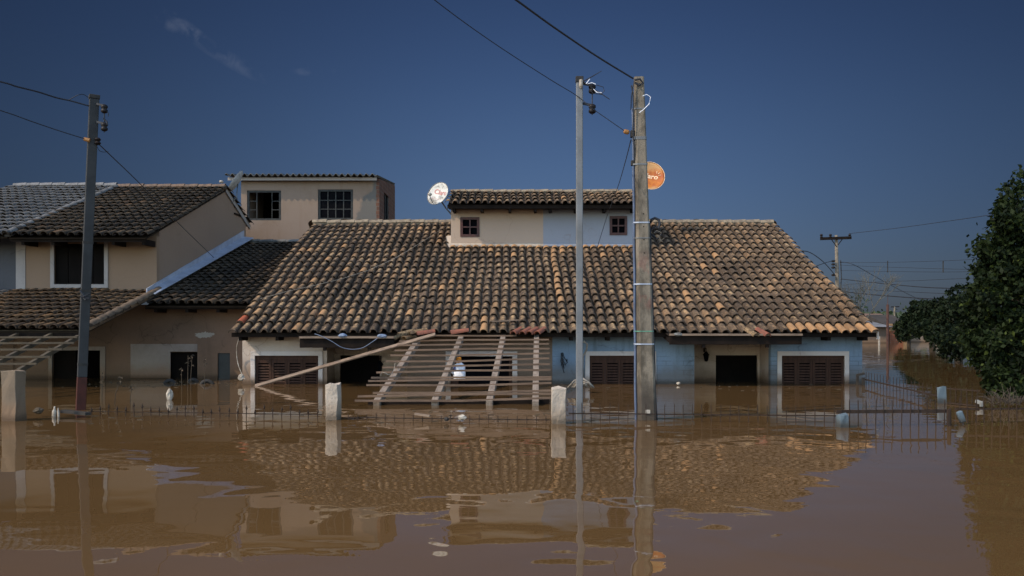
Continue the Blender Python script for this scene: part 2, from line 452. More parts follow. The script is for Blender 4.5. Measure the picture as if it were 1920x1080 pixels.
M['rope'] = plain('pale_rope', (0.27,0.235,0.19), (0.18,0.155,0.125), 20, 0.9, 0.001)
M['bluewire'] = plain('pale_blue_wire', (0.13,0.165,0.24), (0.10,0.13,0.18), 10, 0.5, 0)
M['rubber'] = plain('black_rubber', (0.016,0.015,0.014), (0.03,0.025,0.02), 8, 0.8, 0.001)
M['stalk'] = plain('dry_stalk', (0.05,0.036,0.022), (0.03,0.022,0.014), 14, 0.9, 0.001)
M['lead'] = plain('grey_flashing', (0.34,0.37,0.44), (0.26,0.28,0.33), 3, 0.5, 0.001, metal=0.25)
M['cement'] = plain('fibre_cement', (0.11,0.105,0.095), (0.055,0.052,0.046), 3, 0.9, 0.003)
M['bark'] = plain('bark', (0.06,0.045,0.032), (0.035,0.027,0.02), 6, 0.95, 0.01, 20, stretch=(3,3,0.6))
M['greencord'] = plain('green_twine', (0.10,0.26,0.18), (0.07,0.19,0.13), 10, 0.8, 0)
M['foam'] = plain('plaster_scrap', (0.17,0.17,0.155), (0.11,0.105,0.095), 9, 0.8, 0.003)

def concrete_mat():
    k = NT('weathered_pole_concrete')
    n1 = k.noise(5, 6, 0.65, stretch=(1,1,0.5)); n2 = k.noise(45, 4, 0.7)
    col = k.mix(k.step(n1, 0.38, 0.66), (0.165,0.138,0.104), (0.060,0.050,0.037))
    col = k.mix(k.math('MULTIPLY', k.step(n2, 0.5, 0.72), 0.6), col, (0.08,0.07,0.055))
    sp = k.n('ShaderNodeSeparateXYZ'); k.l(k.geo, sp.inputs[0]); z = sp.outputs[2]
    wob = k.math('ADD', z, k.math('MULTIPLY', k.math('SUBTRACT', k.noise(3.5, 4), 0.5), 0.7))
    col = k.mix(k.math('MULTIPLY', k.math('SUBTRACT', 1.0, k.step(wob, 0.25, 0.75)), 0.85), col, (0.045,0.036,0.028))
    red = k.math('MULTIPLY', k.step(k.noise(6, 4, 0.6, stretch=(1,1,.5)), 0.50, 0.62), k.math('MULTIPLY', k.step(z, 1.55, 1.75), k.math('SUBTRACT', 1.0, k.step(z, 2.35, 2.6))))
    col = k.mix(k.math('MULTIPLY', red, 0.22), col, (0.22,0.06,0.05))
    k.bump(k.math('ADD', n2, k.noise(14, 4)), 0.9, 0.006)
    return k.done(col, 0.92, 0, 0.2)
M['concrete'] = concrete_mat()

def brick_mat(name, c1, c2, mort):
    k = NT(name)
    sp = k.n('ShaderNodeSeparateXYZ'); k.l(k.geo, sp.inputs[0])
    cb = k.n('ShaderNodeCombineXYZ'); k.l(k.math('ADD', sp.outputs[0], sp.outputs[1]), cb.inputs[0]); k.l(sp.outputs[2], cb.inputs[1])
    br = k.n('ShaderNodeTexBrick'); k.l(cb.outputs[0], br.inputs['Vector'])
    br.inputs['Scale'].default_value = 1; br.inputs['Brick Width'].default_value = 0.3; br.inputs['Row Height'].default_value = 0.15
    br.inputs['Mortar Size'].default_value = 0.014
    br.inputs['Color1'].default_value = (*c1, 1); br.inputs['Color2'].default_value = (*c2, 1); br.inputs['Mortar'].default_value = (*mort, 1)
    col = k.mix(k.math('MULTIPLY', k.step(k.noise(3, 5), 0.4, 0.7), 0.6), br.outputs['Color'], tuple(c*0.5 for c in c1))
    k.bump(k.noise(20, 4), 0.6, 0.006)
    return k.done(col, 0.92, 0, 0.2)
M['brick'] = brick_mat('bare_brick', (0.12,0.056,0.036), (0.085,0.042,0.028), (0.11,0.085,0.068))
M['brick_far'] = brick_mat('orange_hollow_brick', (0.23,0.075,0.035), (0.19,0.06,0.03), (0.17,0.10,0.07))

def leaf_mat(name, c1, c2, c3):
    k = NT(name)
    a = k.n('ShaderNodeAttribute', attribute_name='tile')
    sp = k.n('ShaderNodeSeparateColor'); k.l(a.outputs['Color'], sp.inputs[0])
    col = k.mix(k.step(sp.outputs[0], 0.1, 0.7), c1, c2)
    col = k.mix(k.step(sp.outputs[0], 0.86, 0.98), col, c3)
    m_ = k.done(col, 0.65, 0, 0.10)
    tr = k.n('ShaderNodeBsdfTranslucent'); k.set(tr.inputs[0], col)
    mx = k.n('ShaderNodeMixShader'); mx.inputs[0].default_value = 0.22
    k.l(k.b.outputs[0], mx.inputs[1]); k.l(tr.outputs[0], mx.inputs[2]); k.l(mx.outputs[0], k.out.inputs[0])
    return m_
M['leaf'] = leaf_mat('dark_broad_leaf', (0.005,0.009,0.003), (0.014,0.022,0.006), (0.045,0.06,0.012))
M['leaf_mid'] = leaf_mat('dull_green_leaf', (0.005,0.009,0.004), (0.012,0.019,0.007), (0.028,0.036,0.012))
M['leaf_far'] = leaf_mat('far_green_leaf', (0.022,0.036,0.018), (0.04,0.056,0.024), (0.08,0.085,0.04))

def water_mat():
    k = NT('muddy_flood_water')
    silt = k.noise(0.16, 4, 0.6)
    col = k.mix(k.step(silt, 0.3, 0.7), (0.096,0.053,0.020), (0.078,0.044,0.017))
    swell = k.noise(0.62, 1, 0.4, stretch=(1.0, 0.9, 1))
    rip = k.noise(1.7, 0.5, 0.4, stretch=(1.1, 0.85, 1), dist=0.6)
    fine = k.noise(6.0, 2, 0.5, stretch=(0.8, 1.0, 1))
    patch = k.step(k.noise(0.11, 3, 0.6, stretch=(0.6, 1, 1)), 0.42, 0.60)
    h = k.math('MULTIPLY', swell, 0.0046)
    h = k.math('ADD', h, k.math('MULTIPLY', k.math('MULTIPLY', rip, k.math('ADD', k.math('MULTIPLY', patch, 0.75), 0.30)), 0.0095))
    h = k.math('ADD', h, k.math('MULTIPLY', k.math('MULTIPLY', fine, k.math('ADD', patch, 0.15)), 0.00055))
    band = k.noise(2.4, 1, 0.5, stretch=(0.28, 1.0, 1), dist=0.3)
    h = k.math('ADD', h, k.math('MULTIPLY', band, 0.0019))
    k.bump(h, 1.0, 1.0)
    m_ = k.done(col, 0.008, 0, 0.5)
    k.b.inputs['IOR'].default_value = 1.27
    return m_
M['water'] = water_mat()

# ------------------------------------------------------------------ water
w = MB()
w.add([(-2500,-300,0),(2500,-300,0),(2500,4000,0),(-2500,4000,0)], [(0,1,2,3)])
structure('flood_water', w, M['water'], 'calm muddy brown flood water covering the whole street')

# ------------------------------------------------------------------ tiled roofs
def cap(mb, o, u, v, n, uc, v0, L, p, base, rb, rt, lift, rnd, seg=7):
    """one convex barrel tile, lower end at v0"""
    vs = []; cols = []
    r1, r2 = rnd
    if v0 < .05: v0 -= .07; L += .07
    du = random.uniform(-.012, .012) + .020*math.sin(uc*1.7+v0*.9) + .012*math.sin(v0*2.3+uc*.6)
    base += .022*math.sin(uc*.8+1)*math.sin(v0*.5) + .012*math.sin(uc*2.1+v0*1.1)
    sk = random.uniform(-.012, .012); dv = random.uniform(-.018, .018); dn = random.uniform(-.004, .006)
    def P(a, b, c): return o + u*a + v*b + n*c
    rings = ((v0+dv, rb, base+lift+dn, 0.0), (v0+dv+L*0.5, (rb+rt)/2, base+lift*0.5+dn, 0.5), (v0+dv+L, rt, base+dn, 1.0))
    for b, r, c, al in rings:
        for i in range(seg):
            th = math.pi*i/(seg-1)
            vs.append(P(uc+du+sk*al - r*math.cos(th), b, c + r*0.86*math.sin(th)))
            cols.append((r1, i/(seg-1), al, r2))
    fs = [(a*seg+i, a*seg+i+1, (a+1)*seg+i+1, (a+1)*seg+i) for a in range(2) for i in range(seg-1)]
    k = len(mb.v)
    mb.add(vs, fs); mb.c[k:] = cols
    # lip
    b, r, c, _ = rings[0]
    vs = []
    for rr in (r, r-0.016):
        for i in range(seg):
            th = math.pi*i/(seg-1)
            vs.append(P(uc+du - rr*math.cos(th), b, c + rr*0.86*math.sin(th)))
    k = len(mb.v)
    mb.add(vs, [(i+1, i, seg+i, seg+i+1) for i in range(seg-1)])
    mb.c[k:] = [(r1*0.8, 0.1, 0.05, r2*0.5)]*len(vs)
def trough(mb, o, u, v, n, uc, v0, L, base, r, rnd, seg=5):
    vs = []; r1, r2 = rnd
    for b, c in ((v0, base+0.02), (v0+L, base)):
        for i in range(seg):
            th = math.pi*i/(seg-1)
            vs.append(o + u*(uc - r*math.cos(th)) + v*b + n*(c - r*0.55*math.sin(th)))
    k = len(mb.v)
    mb.add(vs, [(i, i+1, seg+i+1, seg+i) for i in range(seg-1)])
    mb.c[k:] = [(r1*0.55+.2, 0.05, 0.0, r2*0.4)]*len(vs)
def tiled(o, u, v, W, Ln, p=0.245, courses=20, skip=None, skew=0.0, tone=None):
    o = Vector(o); u = Vector(u).normalized(); v = Vector(v).normalized(); n = u.cross(v).normalized()
    mb = MB(); L = Ln/courses; nc = max(1, round(W/p)); p = W/nc
    for j in range(courses):
        for i in range(nc+1):
            if skip and skip(i, j): continue
            sh = skew*(j/courses)
            rnd = (random.random(), random.random())
            if i < nc:
                trough(mb, o, u, v, n, (i+0.5)*p+sh, j*L - 0.02, L*1.1, 0.085, p*0.33, rnd)
            sm = .5 + .22*math.sin(i*1.9+1.3*math.sin(j*.35+i)) + .18*math.sin(i*.31+j*.23)
            rn = (min(.79, max(0, .62*sm + .38*random.random())) if random.random() > .045 else random.uniform(.8,1), random.random())
            if tone: rn = tone(i*p, j, rn)
            cap(mb, o, u, v, n, i*p+sh, j*L-0.03, L*1.14, p, 0.055, p*0.42, p*0.335, 0.042, rn)
    return mb
def ridge_row(p, q, r=0.12, L=0.42, red=(), up=Vector((0,0,1))):
    p = Vector(p); q = Vector(q); d = (q-p).normalized(); side = up.cross(d).normalized()
    mb = MB(); n = max(1, round((q-p).length/L)); L = (q-p).length/n
    for i in range(n):
        mb.cur = 1 if i in red else 0
        c = p + d*L*i; tilt = random.uniform(-.008,.008); seg = 7; vs = []
        for t, rr, dz in ((-0.03, r*0.9, 0), (L*0.97, r*1.0, 0.012)):
            for k in range(seg):
                th = math.pi*k/(seg-1)
                vs.append(c + d*t + side*(-rr*math.cos(th)) + up*(rr*0.85*math.sin(th)+dz+tilt-0.02))
        vs2 = vs[seg:]
        fs = [(k, k+1, seg+k+1, seg+k) for k in range(seg-1)]
        mb.add(vs, fs)
        mb.prism([c+side*(-r*.8)+up*(-.10), c+side*(r*.8)+up*(-.10), c+side*(r*.55)+up*(r*.35), c+side*(-r*.55)+up*(r*.35)], d*L)
        ring = vs2 + [x + (c + d*L*0.97 - x)*0.16 for x in vs2]
        mb.add(ring, [(k, k+1, seg+k+1, seg+k) for k in range(seg-1)])
    return mb
def slab(o, u, v, W, Ln, th):
    o = Vector(o); u = Vector(u).normalized()*W; v = Vector(v).normalized()*Ln
    n = u.cross(v).normalized()
    mb = MB(); mb.prism([o, o+u, o+u+v, o+v], -n*th)
    return mb

def louvre_panel(x0, x1, y, z0, z1, slat=0.066):
    """one shutter leaf with its louvres, facing -y"""
    mb = MB(); f = 0.055
    mb.box(x0, x0+f, y, y+0.035, z0, z1); mb.box(x1-f, x1, y, y+0.035, z0, z1)
    mb.box(x0+f, x1-f, y, y+0.035, z1-0.10, z1); mb.box(x0+f, x1-f, y, y+0.035, z0, z0+0.08)
    z = z0+0.09
    while z < z1-0.12:
        mb.prism([(x0+f,y+0.003,z),(x0+f,y+0.024,z+.040),(x0+f,y+0.030,z+.036),(x0+f,y+0.010,z-.006)], (x1-x0-2*f,0,0))
        z += slat
    mb.cur = 1
    mb.box(x0+f, x1-f, y+0.031, y+0.034, z0+0.08, z1-0.10)
    mb.cur = 0
    return mb
def shuttered_window(root, x0, x1, y, ztop, zbot, t=0.105, trim='trim', depth=0.07, leaves=4, label=None):
    """painted surround standing proud of the wall, louvred leaves inside"""
    fr = MB()
    fr.box(x0, x0+t, y-0.03, y+depth, zbot, ztop-t); fr.box(x1-t, x1, y-0.03, y+depth, zbot, ztop-t)
    fr.box(x0, x1, y-0.03, y+depth, ztop-t, ztop)
    fr.box(x0+t, x1-t, y-0.03, y+depth, zbot-0.1, zbot)
    fo = part('window', fr, M[trim], root, label, bevel=0.006)
    hd = MB(); hd.box(x0+t, x1-t, y+0.02, y+depth+.01, ztop-t-0.075, ztop-t-0.002)
    part('shutter_rail', hd, M['shutter'], fo)
    wd = (x1-x0-2*t)/leaves
    for i in range(leaves):
        part('shutter', louvre_panel(x0+t+wd*i+0.004, x0+t+wd*(i+1)-0.004, y+0.03+0.006*(i%2), zbot, ztop-t-0.078), [M['shutter'], M['void']], fo)
    return fo

# ================================================================== the duplex in the middle
TAN = 0.374
yw = 23.9                          # front wall
H = thing('semi_detached_house', 'wide low double house, cream and blue, under one long weathered clay tile roof', 'house', (0.8, yw, 0))
xl, xr, xm = -6.60, 8.28, 0.84
ye, ze = 23.28, 1.185              # eave line of the roof deck
yr = 32.5; zr = ze + TAN*(yr-ye)
yb = 2*yr - ye
W1, W2, W3, W4 = (-6.40,-4.67), (-1.72,0.0), (1.63,3.33), (6.24,7.96)
D1, D2 = (-4.57,-2.64), (4.25,6.08)
wtop, wbot, zwall = 0.785, -0.45, 1.16
t = 0.10
def hole(wd): return (wd[0]+t, wd[1]-t, wbot, wtop-t)
b = MB()
b.wall(xl, D1[0], -1.3, zwall, yw, 0.2, [hole(W1)])
# left flank and gable of the cream half
b.prism([(xl,yw+.2,-1.3),(xl,yb-.8,-1.3),(xl,yb-.8,ze+.1),(xl,yr,zr-.03),(xl,yw+.2,ze+TAN*(yw+.2-ye)-.03)], (0.18,0,0))
b.box(xl+.18, xm, yb-1.0, yb-.8, -1.3, ze)
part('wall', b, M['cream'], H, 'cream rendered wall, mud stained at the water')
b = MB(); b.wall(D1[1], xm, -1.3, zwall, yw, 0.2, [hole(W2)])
part('wall', b, M['tanwall_shaded'], H, 'tan wall behind the fallen frame, eave shade and mud put into its colour')
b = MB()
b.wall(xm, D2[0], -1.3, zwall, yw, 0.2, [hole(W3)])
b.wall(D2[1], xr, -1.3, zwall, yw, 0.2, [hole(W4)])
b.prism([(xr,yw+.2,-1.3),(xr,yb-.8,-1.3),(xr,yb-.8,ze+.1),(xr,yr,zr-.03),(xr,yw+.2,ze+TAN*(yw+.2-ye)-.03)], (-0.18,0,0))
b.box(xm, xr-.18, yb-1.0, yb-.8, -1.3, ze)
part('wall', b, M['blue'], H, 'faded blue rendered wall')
# porches (set back) with their doors
for (a, c), (da, db) in ((D1, (-4.43,-3.44)), (D2, (4.96,6.0))):
    b = MB(); yp = yw+1.0
    b.wall(a, c, -1.3, zwall+.3, yp, 0.15, [(da, db, -1.2, 0.66)])
    b.box(a-.15, a, yw+.2, yp+.15, -1.3, zwall+.2); b.box(c, c+.15, yw+.2, yp+.15, -1.3, zwall+.2)
    part('porch_wall', b, M['porch'], H)
    b = MB(); b.box(da, db, yp+.08, yp+.13, -1.2, 0.66)
    for q in range(2):
        b.box(da+.06+q*(db-da)/2, da+(db-da)/2*(q+1)-.06, yp+.06, yp+.08, -.6, .56)
    part('door', b, M['doorwood'], H)
    b = MB()
    b.box(da-.07, da, yp-.02, yp+.06, -1.2, .66); b.box(db, db+.07, yp-.02, yp+.06, -1.2, .66); b.box(da-.07, db+.07, yp-.02, yp+.06, .66, .73)
    part('door_frame', b, M['porch'], H)
shuttered_window(H, *W1, yw, wtop, wbot)
shuttered_window(H, *W3, yw, wtop, wbot)
shuttered_window(H, *W4, yw, wtop, wbot)
# the window behind the fallen frame: open, dark
fr = MB(); x0, x1 = W2
fr.box(x0, x0+.12, yw-.03, yw+.07, wbot, wtop-.12); fr.box(x1-.12, x1, yw-.03, yw+.07, wbot, wtop-.12); fr.box(x0, x1, yw-.03, yw+.07, wtop-.12, wtop)
fo = part('window', fr, M['trim'], H, 'window with open dark interior behind the fallen frame', bevel=.006)
b = MB(); b.box(x0+.12, x1-.12, yw+.12, yw+.17, wbot, wtop-.12); part('pane', b, M['glass'], fo)
b = MB(); b.box(x0+.12, x0+.30, yw+.04, yw+.08, wbot, wtop-.13); part('shutter', b, M['shutter'], fo); b = MB(); b.box(x1-.20, x1-.12, yw+.04, yw+.08, wbot, wtop-.13)
part('shutter', b, M['shutter'], fo)
# roof
vs = Vector((0, 1, TAN)); slope = math.hypot(yr-ye, zr-ze)
def main_tone(u_, j, rn):
    # cleaner tiles right under the raised box and at the right eave corner, one red tile at the left verge
    x_ = xl + u_
    if (j == 14 or (j == 13 and rn[1] > .6)) and dx0-.1 < x_ < dx1+.1: return (.88 + .10*rn[1], .95)
    if j == 0 and x_ > xr-1.9: return (.87 + .1*rn[0], .9)
    if abs(x_-1.05) < .13 and 3 < j: return (.85, .9)
    if u_ < .1: return (.9995, .5) if j == 1 else (.5 + .3*rn[0], .8)
    return rn
dx0, dx1 = -2.0, 3.53
mb = tiled((xl-.02, ye, ze), (1,0,0), vs, xr-xl+.08, slope, 0.233, 20, tone=main_tone)
roof = part('roof', mb, M['tile'], H, 'long weathered barrel tile roof mottled tan, orange and black', smooth=True)
part('roof_deck', slab((xl-.05, ye+.03, ze), (1,0,0), vs, xr-xl+.1, slope, 0.03), M['deck'], roof)
mb = tiled((xr+.04, yb, ze), (-1,0,0), Vector((0,-1,TAN)), xr-xl+.08, slope, 0.5, 10)
part('rear_slope', mb, M['tile'], roof, smooth=True)
part('rear_deck', slab((xr+.05, yb-.03, ze), (-1,0,0), Vector((0,-1,TAN)), xr-xl+.1, slope, 0.03), M['deck'], roof)
part('ridge_tiles', ridge_row((xl-.05, yr, zr+.13), (xr+.08, yr, zr+.13), 0.13, 0.46, red=(22,23)), [M['ridge'], M['tile_red']], roof, smooth=True)
# eave boards and rafter tails
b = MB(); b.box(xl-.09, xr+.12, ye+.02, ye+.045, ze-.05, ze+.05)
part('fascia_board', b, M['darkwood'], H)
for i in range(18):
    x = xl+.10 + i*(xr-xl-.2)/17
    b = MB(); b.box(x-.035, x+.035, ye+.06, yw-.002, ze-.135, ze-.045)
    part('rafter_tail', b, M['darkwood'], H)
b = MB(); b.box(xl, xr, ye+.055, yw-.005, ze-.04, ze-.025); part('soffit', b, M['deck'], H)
b = MB(); b.box(xr+.13, xr+.17, ye-.02, ye+.04, ze-.10, ze+.10); part('fascia_end', b, M['trim'], H)
# porch canopies, stripped of their tiles
def canopy(xa, xb, yf, zt, zb):
    b = MB(); b.box(xa, xb, yf, yf+.09, zb, zt-.055)
    co = part('porch_canopy', b, M['darkwood'], H, bevel=.004)
    b = MB(); b.beam(((xa+xb)/2 - (xb-xa)/2, yf+.0, zt-.03), (xb, yf+.0, zt-.03), .13, .045); part('canopy_board', b, M['board'], co)
    for q in range(5):
        x = xa+.05+q*(xb-xa-.1)/4
        b = MB(); b.beam((x, yf+.10, zb+.07), (x, yw-.01, zb+.20), .06, .09); part('canopy_rafter', b, M['darkwood'], co)
        if q % 2: 
            b = MB(); b.box(x-.04, x+.04, yf+.02, yf+.08, zb-.07, zb-.002); part('bracket', b, M['darkwood'], co)
    b = MB(); b.prism([(xa,yf+.1,zt-.07),(xb,yf+.1,zt-.07),(xb,yw-.01,zt+.05),(xa,yw-.01,zt+.05)], (0,0,.02)); part('canopy_deck', b, M['deck'], co)
    return co
canopy(-4.94, -2.80, 22.6, Z(630,22.6), Z(652,22.6))
canopy(3.46, 6.46, 22.6, Z(625,22.6), Z(646,22.6))
# wall lanterns beside the porch doors
def lantern(px, d, zc):
    x = X(px, d); b = MB()
    b.tube([(x-.04,d,zc+.16),(x-.05,d-.10,zc+.20),(x-.03,d-.17,zc+.17),(x-.03,d-.17,zc+.09)], .012)
    b.box(x-.07, x-.02, d-.01, d+.005, zc+.08, zc+.22)
    lo = part('wall_lantern', b, M['iron'], H)
    b = MB(); b.lathe([(.02,.10),(.085,.02),(.065,.0),(.045,-.13),(.015,-.15)], (x-.03, d-.17, zc), seg=6); part('lamp_glass', b, M['glass'], lo)
lantern(717, 23.9, .46)
lantern(1324, 24.8, .66)
# dormer storey
dx0, dx1, dy0, dy1 = -2.0, 3.53, 30.0, 32.9
zd0, zd1 = 3.3, 4.93
def dormer_window(px0, px1, py0, py1):
    d = dy0; a, c, z0, z1 = X(px0,d), X(px1,d), Z(py1,d), Z(py0,d)
    return a, c, z0, z1
wa = dormer_window(863, 899, 407, 444); wb = dormer_window(1143, 1176, 405, 441)
b = MB(); b.wall(dx0, xm-.06, zd0, zd1, dy0, .15, [wa]); b.box(dx0, dx0+.15, dy0+.15, dy1, zd0, zd1+.1); b.box(dx0+.15, xm-.06, dy1-.15, dy1, zd0, zd1)
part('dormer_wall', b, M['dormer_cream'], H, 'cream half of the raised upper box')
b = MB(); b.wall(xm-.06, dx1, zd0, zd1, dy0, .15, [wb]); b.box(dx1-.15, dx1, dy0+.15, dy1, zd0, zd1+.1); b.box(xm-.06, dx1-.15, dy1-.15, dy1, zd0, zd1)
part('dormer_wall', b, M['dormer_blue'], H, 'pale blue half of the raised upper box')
for xx in (dx0, dx1-.15):
    b = MB(); b.prism([(xx,29.6,4.96),(xx,32.6,4.96),(xx,31.1,5.50)], (.15,0,0))
    part('dormer_gable', b, M['dormer_cream'], H)
for a, c, z0, z1 in (wa, wb):
    b = MB(); tt = .075
    b.box(a, a+tt, dy0-.02, dy0+.08, z0, z1); b.box(c-tt, c, dy0-.02, dy0+.08, z0, z1); b.box(a+tt, c-tt, dy0-.02, dy0+.08, z1-tt, z1); b.box(a+tt, c-tt, dy0-.02, dy0+.08, z0, z0+tt)
    b.box((a+c)/2-.02, (a+c)/2+.02, dy0+.0, dy0+.06, z0+tt, z1-tt); b.box(a+tt, (a+c)/2-.02, dy0+.0, dy0+.06, (z0+z1)/2-.02, (z0+z1)/2+.02); b.box((a+c)/2+.02, c-tt, dy0+.0, dy0+.06, (z0+z1)/2-.02, (z0+z1)/2+.02)
    fo = part('dormer_window', b, plain('red_brown_frame', (0.055,0.017,0.012), (0.035,0.012,0.01), 6, .5, 0), H)
    b = MB(); b.box(a+tt, c-tt, dy0+.062, dy0+.068, z0+tt, z1-tt); part('pane', b, M['glass'], fo)
b = MB(); zz = Z(458, dy0)
b.prism([(dx0-.02,dy0-.10,zz-.07),(dx0-.02,dy0-.10,zz-.02),(dx0-.02,dy0-.002,zz+.03),(dx0-.02,dy0-.002,zz-.07)], (xm-.06-dx0+.02,0,0))
part('flashing', b, M['pillar'], H)
b = MB(); b.prism([(xm-.06,dy0-.10,zz-.07),(xm-.06,dy0-.10,zz-.02),(xm-.06,dy0-.002,zz+.03),(xm-.06,dy0-.002,zz-.07)], (dx1-xm+.06,0,0))
part('flashing', b, M['dormer_blue'], H)
b = MB(); b.prism([(dx0-.01,29.3,3.46),(dx0-.01,29.95,3.72),(dx0-.01,30.4,4.15),(dx0-.01,30.5,3.95)], (-.16,0,-.02)); part('flashing', b, M['pillar'], H)
dye, dze, dyr = 29.42, 4.94, 31.1
DT = .325
dvs = Vector((0,1,DT))
dzr = dze + DT*(dyr-dye)
mb = tiled((dx0-.05, dye, dze), (1,0,0), dvs, dx1-dx0+.10, math.hypot(dyr-dye, dzr-dze), .215, 4)
droof = part('dormer_roof', mb, M['tile_dark'] if False else M['tile'], H, 'small tiled roof of the upper box', smooth=True)
part('dormer_deck', slab((dx0-.06, dye+.02, dze), (1,0,0), dvs, dx1-dx0+.12, math.hypot(dyr-dye, dzr-dze), .03), M['deck'], droof)
part('dormer_rear_deck', slab((dx1+.06, 2*dyr-dye, dze), (-1,0,0), Vector((0,-1,DT)), dx1-dx0+.12, math.hypot(dyr-dye, dzr-dze), .03), M['tile_dark'], droof)
part('ridge_tiles', ridge_row((dx0-.05, dyr, dzr+.10), (dx1+.05, dyr, dzr+.10), .10, .43), M['ridge'], droof, smooth=True)
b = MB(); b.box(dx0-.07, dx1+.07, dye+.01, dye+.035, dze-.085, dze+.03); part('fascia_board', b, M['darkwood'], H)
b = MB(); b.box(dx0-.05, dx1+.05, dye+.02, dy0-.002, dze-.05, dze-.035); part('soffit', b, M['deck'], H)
for px in (852, 904, 956, 1004, 1032, 1080, 1133, 1186):
    x = X(px, 29.7); b = MB(); b.box(x-.04, x+.04, dye+.06, dy0-.002, dze-.165, dze-.055); part('rafter_tail', b, M['darkwood'], H)

# ================================================================== two-storey house on the left
L2 = thing('two_storey_house', 'dim beige two storey house with dark mouldy tile roof, left of the long low house', 'house', (-11.3, 26.5, 0))
yu = 26.5; xw = -9.6; xd = -13.09
zup0, zup1 = 2.30, 3.78
uw = (X(95,yu), X(203,yu), Z(540,yu), Z(450,yu))
b = MB(); b.wall(xd, xw, zup0, zup1, yu, .2, [(uw[0]+.1, uw[1]-.1, uw[2]+.1, uw[3]-.1)])
part('wall', b, M['beige'], L2, 'plain beige upper front wall')
b = MB(); b.prism([(xw,yu+.2,-1.3),(xw,35.2,-1.3),(xw,35.2,5.1),(xw,32.6,5.84),(xw,yu+.2,5.84-.31*(32.6-yu-.2))], (-.2,0,0))
part('side_wall', b, M['pink'], L2, 'windowless beige side wall')
b = MB(); b.box(xd-.25, xd, yu-.02, yu+.18, zup0, zup1-.03); part('pilaster', b, M['trim_dull'], L2)
fr = MB(); tt = .1
a, c, z0, z1 = uw
fr.box(a, a+tt, yu-.04, yu+.06, z0, z1); fr.box(c-tt, c, yu-.04, yu+.06, z0, z1); fr.box(a+tt, c-tt, yu-.04, yu+.06, z1-tt*.5, z1); fr.box(a+tt, c-tt, yu-.04, yu+.06, z0, z0+tt)
fo = part('window', fr, M['trim_dull'], L2, bevel=.005)
wd = (c-a-2*tt)/4
for q in range(4):
    b = MB(); b.box(a+tt+wd*q+.006, a+tt+wd*(q+1)-.006, yu+.06+.012*(q%2), yu+.10+.012*(q%2), z0+tt, z1-tt*.5)
    part('shutter', b, M['doorwood'], fo)
# ground floor front, one long brown wall
yg = 26.3
gl = (X(98,yg), X(188,yg), -1.2, Z(657,yg)); gd = (X(320,yg), X(370,yg), -1.2, Z(660,yg)); gn = (X(408,yg), X(431,yg), -1.2, Z(662,yg))
b = MB(); b.wall(-15.0, -6.62, -1.3, 1.95, yg, .18, [gl, gd, gn])
b.box(-15.0, -13.3, yg-.02, yg-.002, -1.3, 1.9)
part('wall', b, M['brown'], L2, 'brown ground floor wall with flaking paint')
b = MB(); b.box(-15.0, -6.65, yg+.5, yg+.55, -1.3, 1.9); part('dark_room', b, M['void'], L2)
b = MB(); b.box(gl[1], gl[1]+.13, yg-.02, yg+.05, -1.2, gl[3]); b.box(gl[0]-.1, gl[1]+.13, yg-.02, yg+.05, gl[3], gl[3]+.10); b.box(gl[0]-.1, gl[0], yg-.02, yg+.05, -1.2, gl[3]); part('door_frame', b, M['palepanel'], L2)
b = MB(); b.box(gl[0], (gl[0]+gl[1])/2-.05, yg+.08, yg+.12, -1.2, gl[3]); part('door', b, M['doorwood'], L2)
b = MB(); b.box(gd[0], gd[1], yg+.10, yg+.14, -1.2, gd[3]); part('door', b, M['doorwood'], L2)
b = MB(); b.box(gn[0], gn[1], yg+.05, yg+.08, -1.2, gn[3])
part('door', b, plain('dark_green_door', (0.018,0.022,0.022), (0.012,0.014,0.014), 4, .5, 0), L2, 'narrow dark panel door')
b = MB(); b.box(X(245,yg), gd[0]-.05, yg-.015, yg-.002, .02, Z(645,yg)); b.box(gd[0]-.05, gd[1], yg-.015, yg-.002, gd[3]+.01, Z(645,yg)); b.box(gd[0]-.05, gd[0], yg-.03, yg+.1, -.3, gd[3]+.01)
part('pale_panel', b, M['palepanel'], L2)
# flaked paint patch
k = NT('flaking_paint'); n_ = k.noise(5, 6, 0.75)
b = MB()
pts_ = []
for q in range(64):
    a_ = 2*math.pi*q/64; rr_ = (.12+.02*math.sin(a_*2+1)+.012*math.sin(a_*5)+random.uniform(-.022,.022))
    pts_.append((X(383,yg)+rr_*1.7*math.cos(a_), yg-.004, Z(628,yg)+rr_*.72*math.sin(a_)))
b.add([(X(383,yg), yg-.004, Z(628,yg))]+pts_, [(0, 1+q, 1+(q+1)%64) for q in range(64)])
part('flaked_patch', b, k.done(k.mix(n_, (0.30,0.27,0.22), (0.22,0.19,0.15)), .9), L2)
# upper roof
T2 = .31; v2 = Vector((0,1,T2)); e2y, e2z = 25.6, 3.66; r2y = 32.6; r2z = e2z + T2*(r2y-e2y); sl2 = math.hypot(r2y-e2y, r2z-e2z)
mb = tiled((xd, e2y, e2z), (1,0,0), v2, xw-xd+.05, sl2, .235, 16)
ro = part('roof', mb, M['tile_dark'], L2, 'upper roof of near black mouldy tiles', smooth=True)
part('roof_deck', slab((xd, e2y+.03, e2z), (1,0,0), v2, xw-xd+.04, sl2, .04), M['deck'], ro)
v2b = Vector((0,-1,T2))
mb = tiled((xw+.05, r2y+2.9, r2z-T2*2.9), (-1,0,0), v2b, xw-xd+.05, math.hypot(2.9, 2.9*T2), .3, 6); part('rear_slope', mb, M['tile_dark'], ro, smooth=True)
part('rear_deck', slab((xw+.04, r2y+2.85, r2z-T2*2.85), (-1,0,0), v2b, xw-xd+.04, math.hypot(2.85, 2.85*T2), .04), M['deck'], ro)
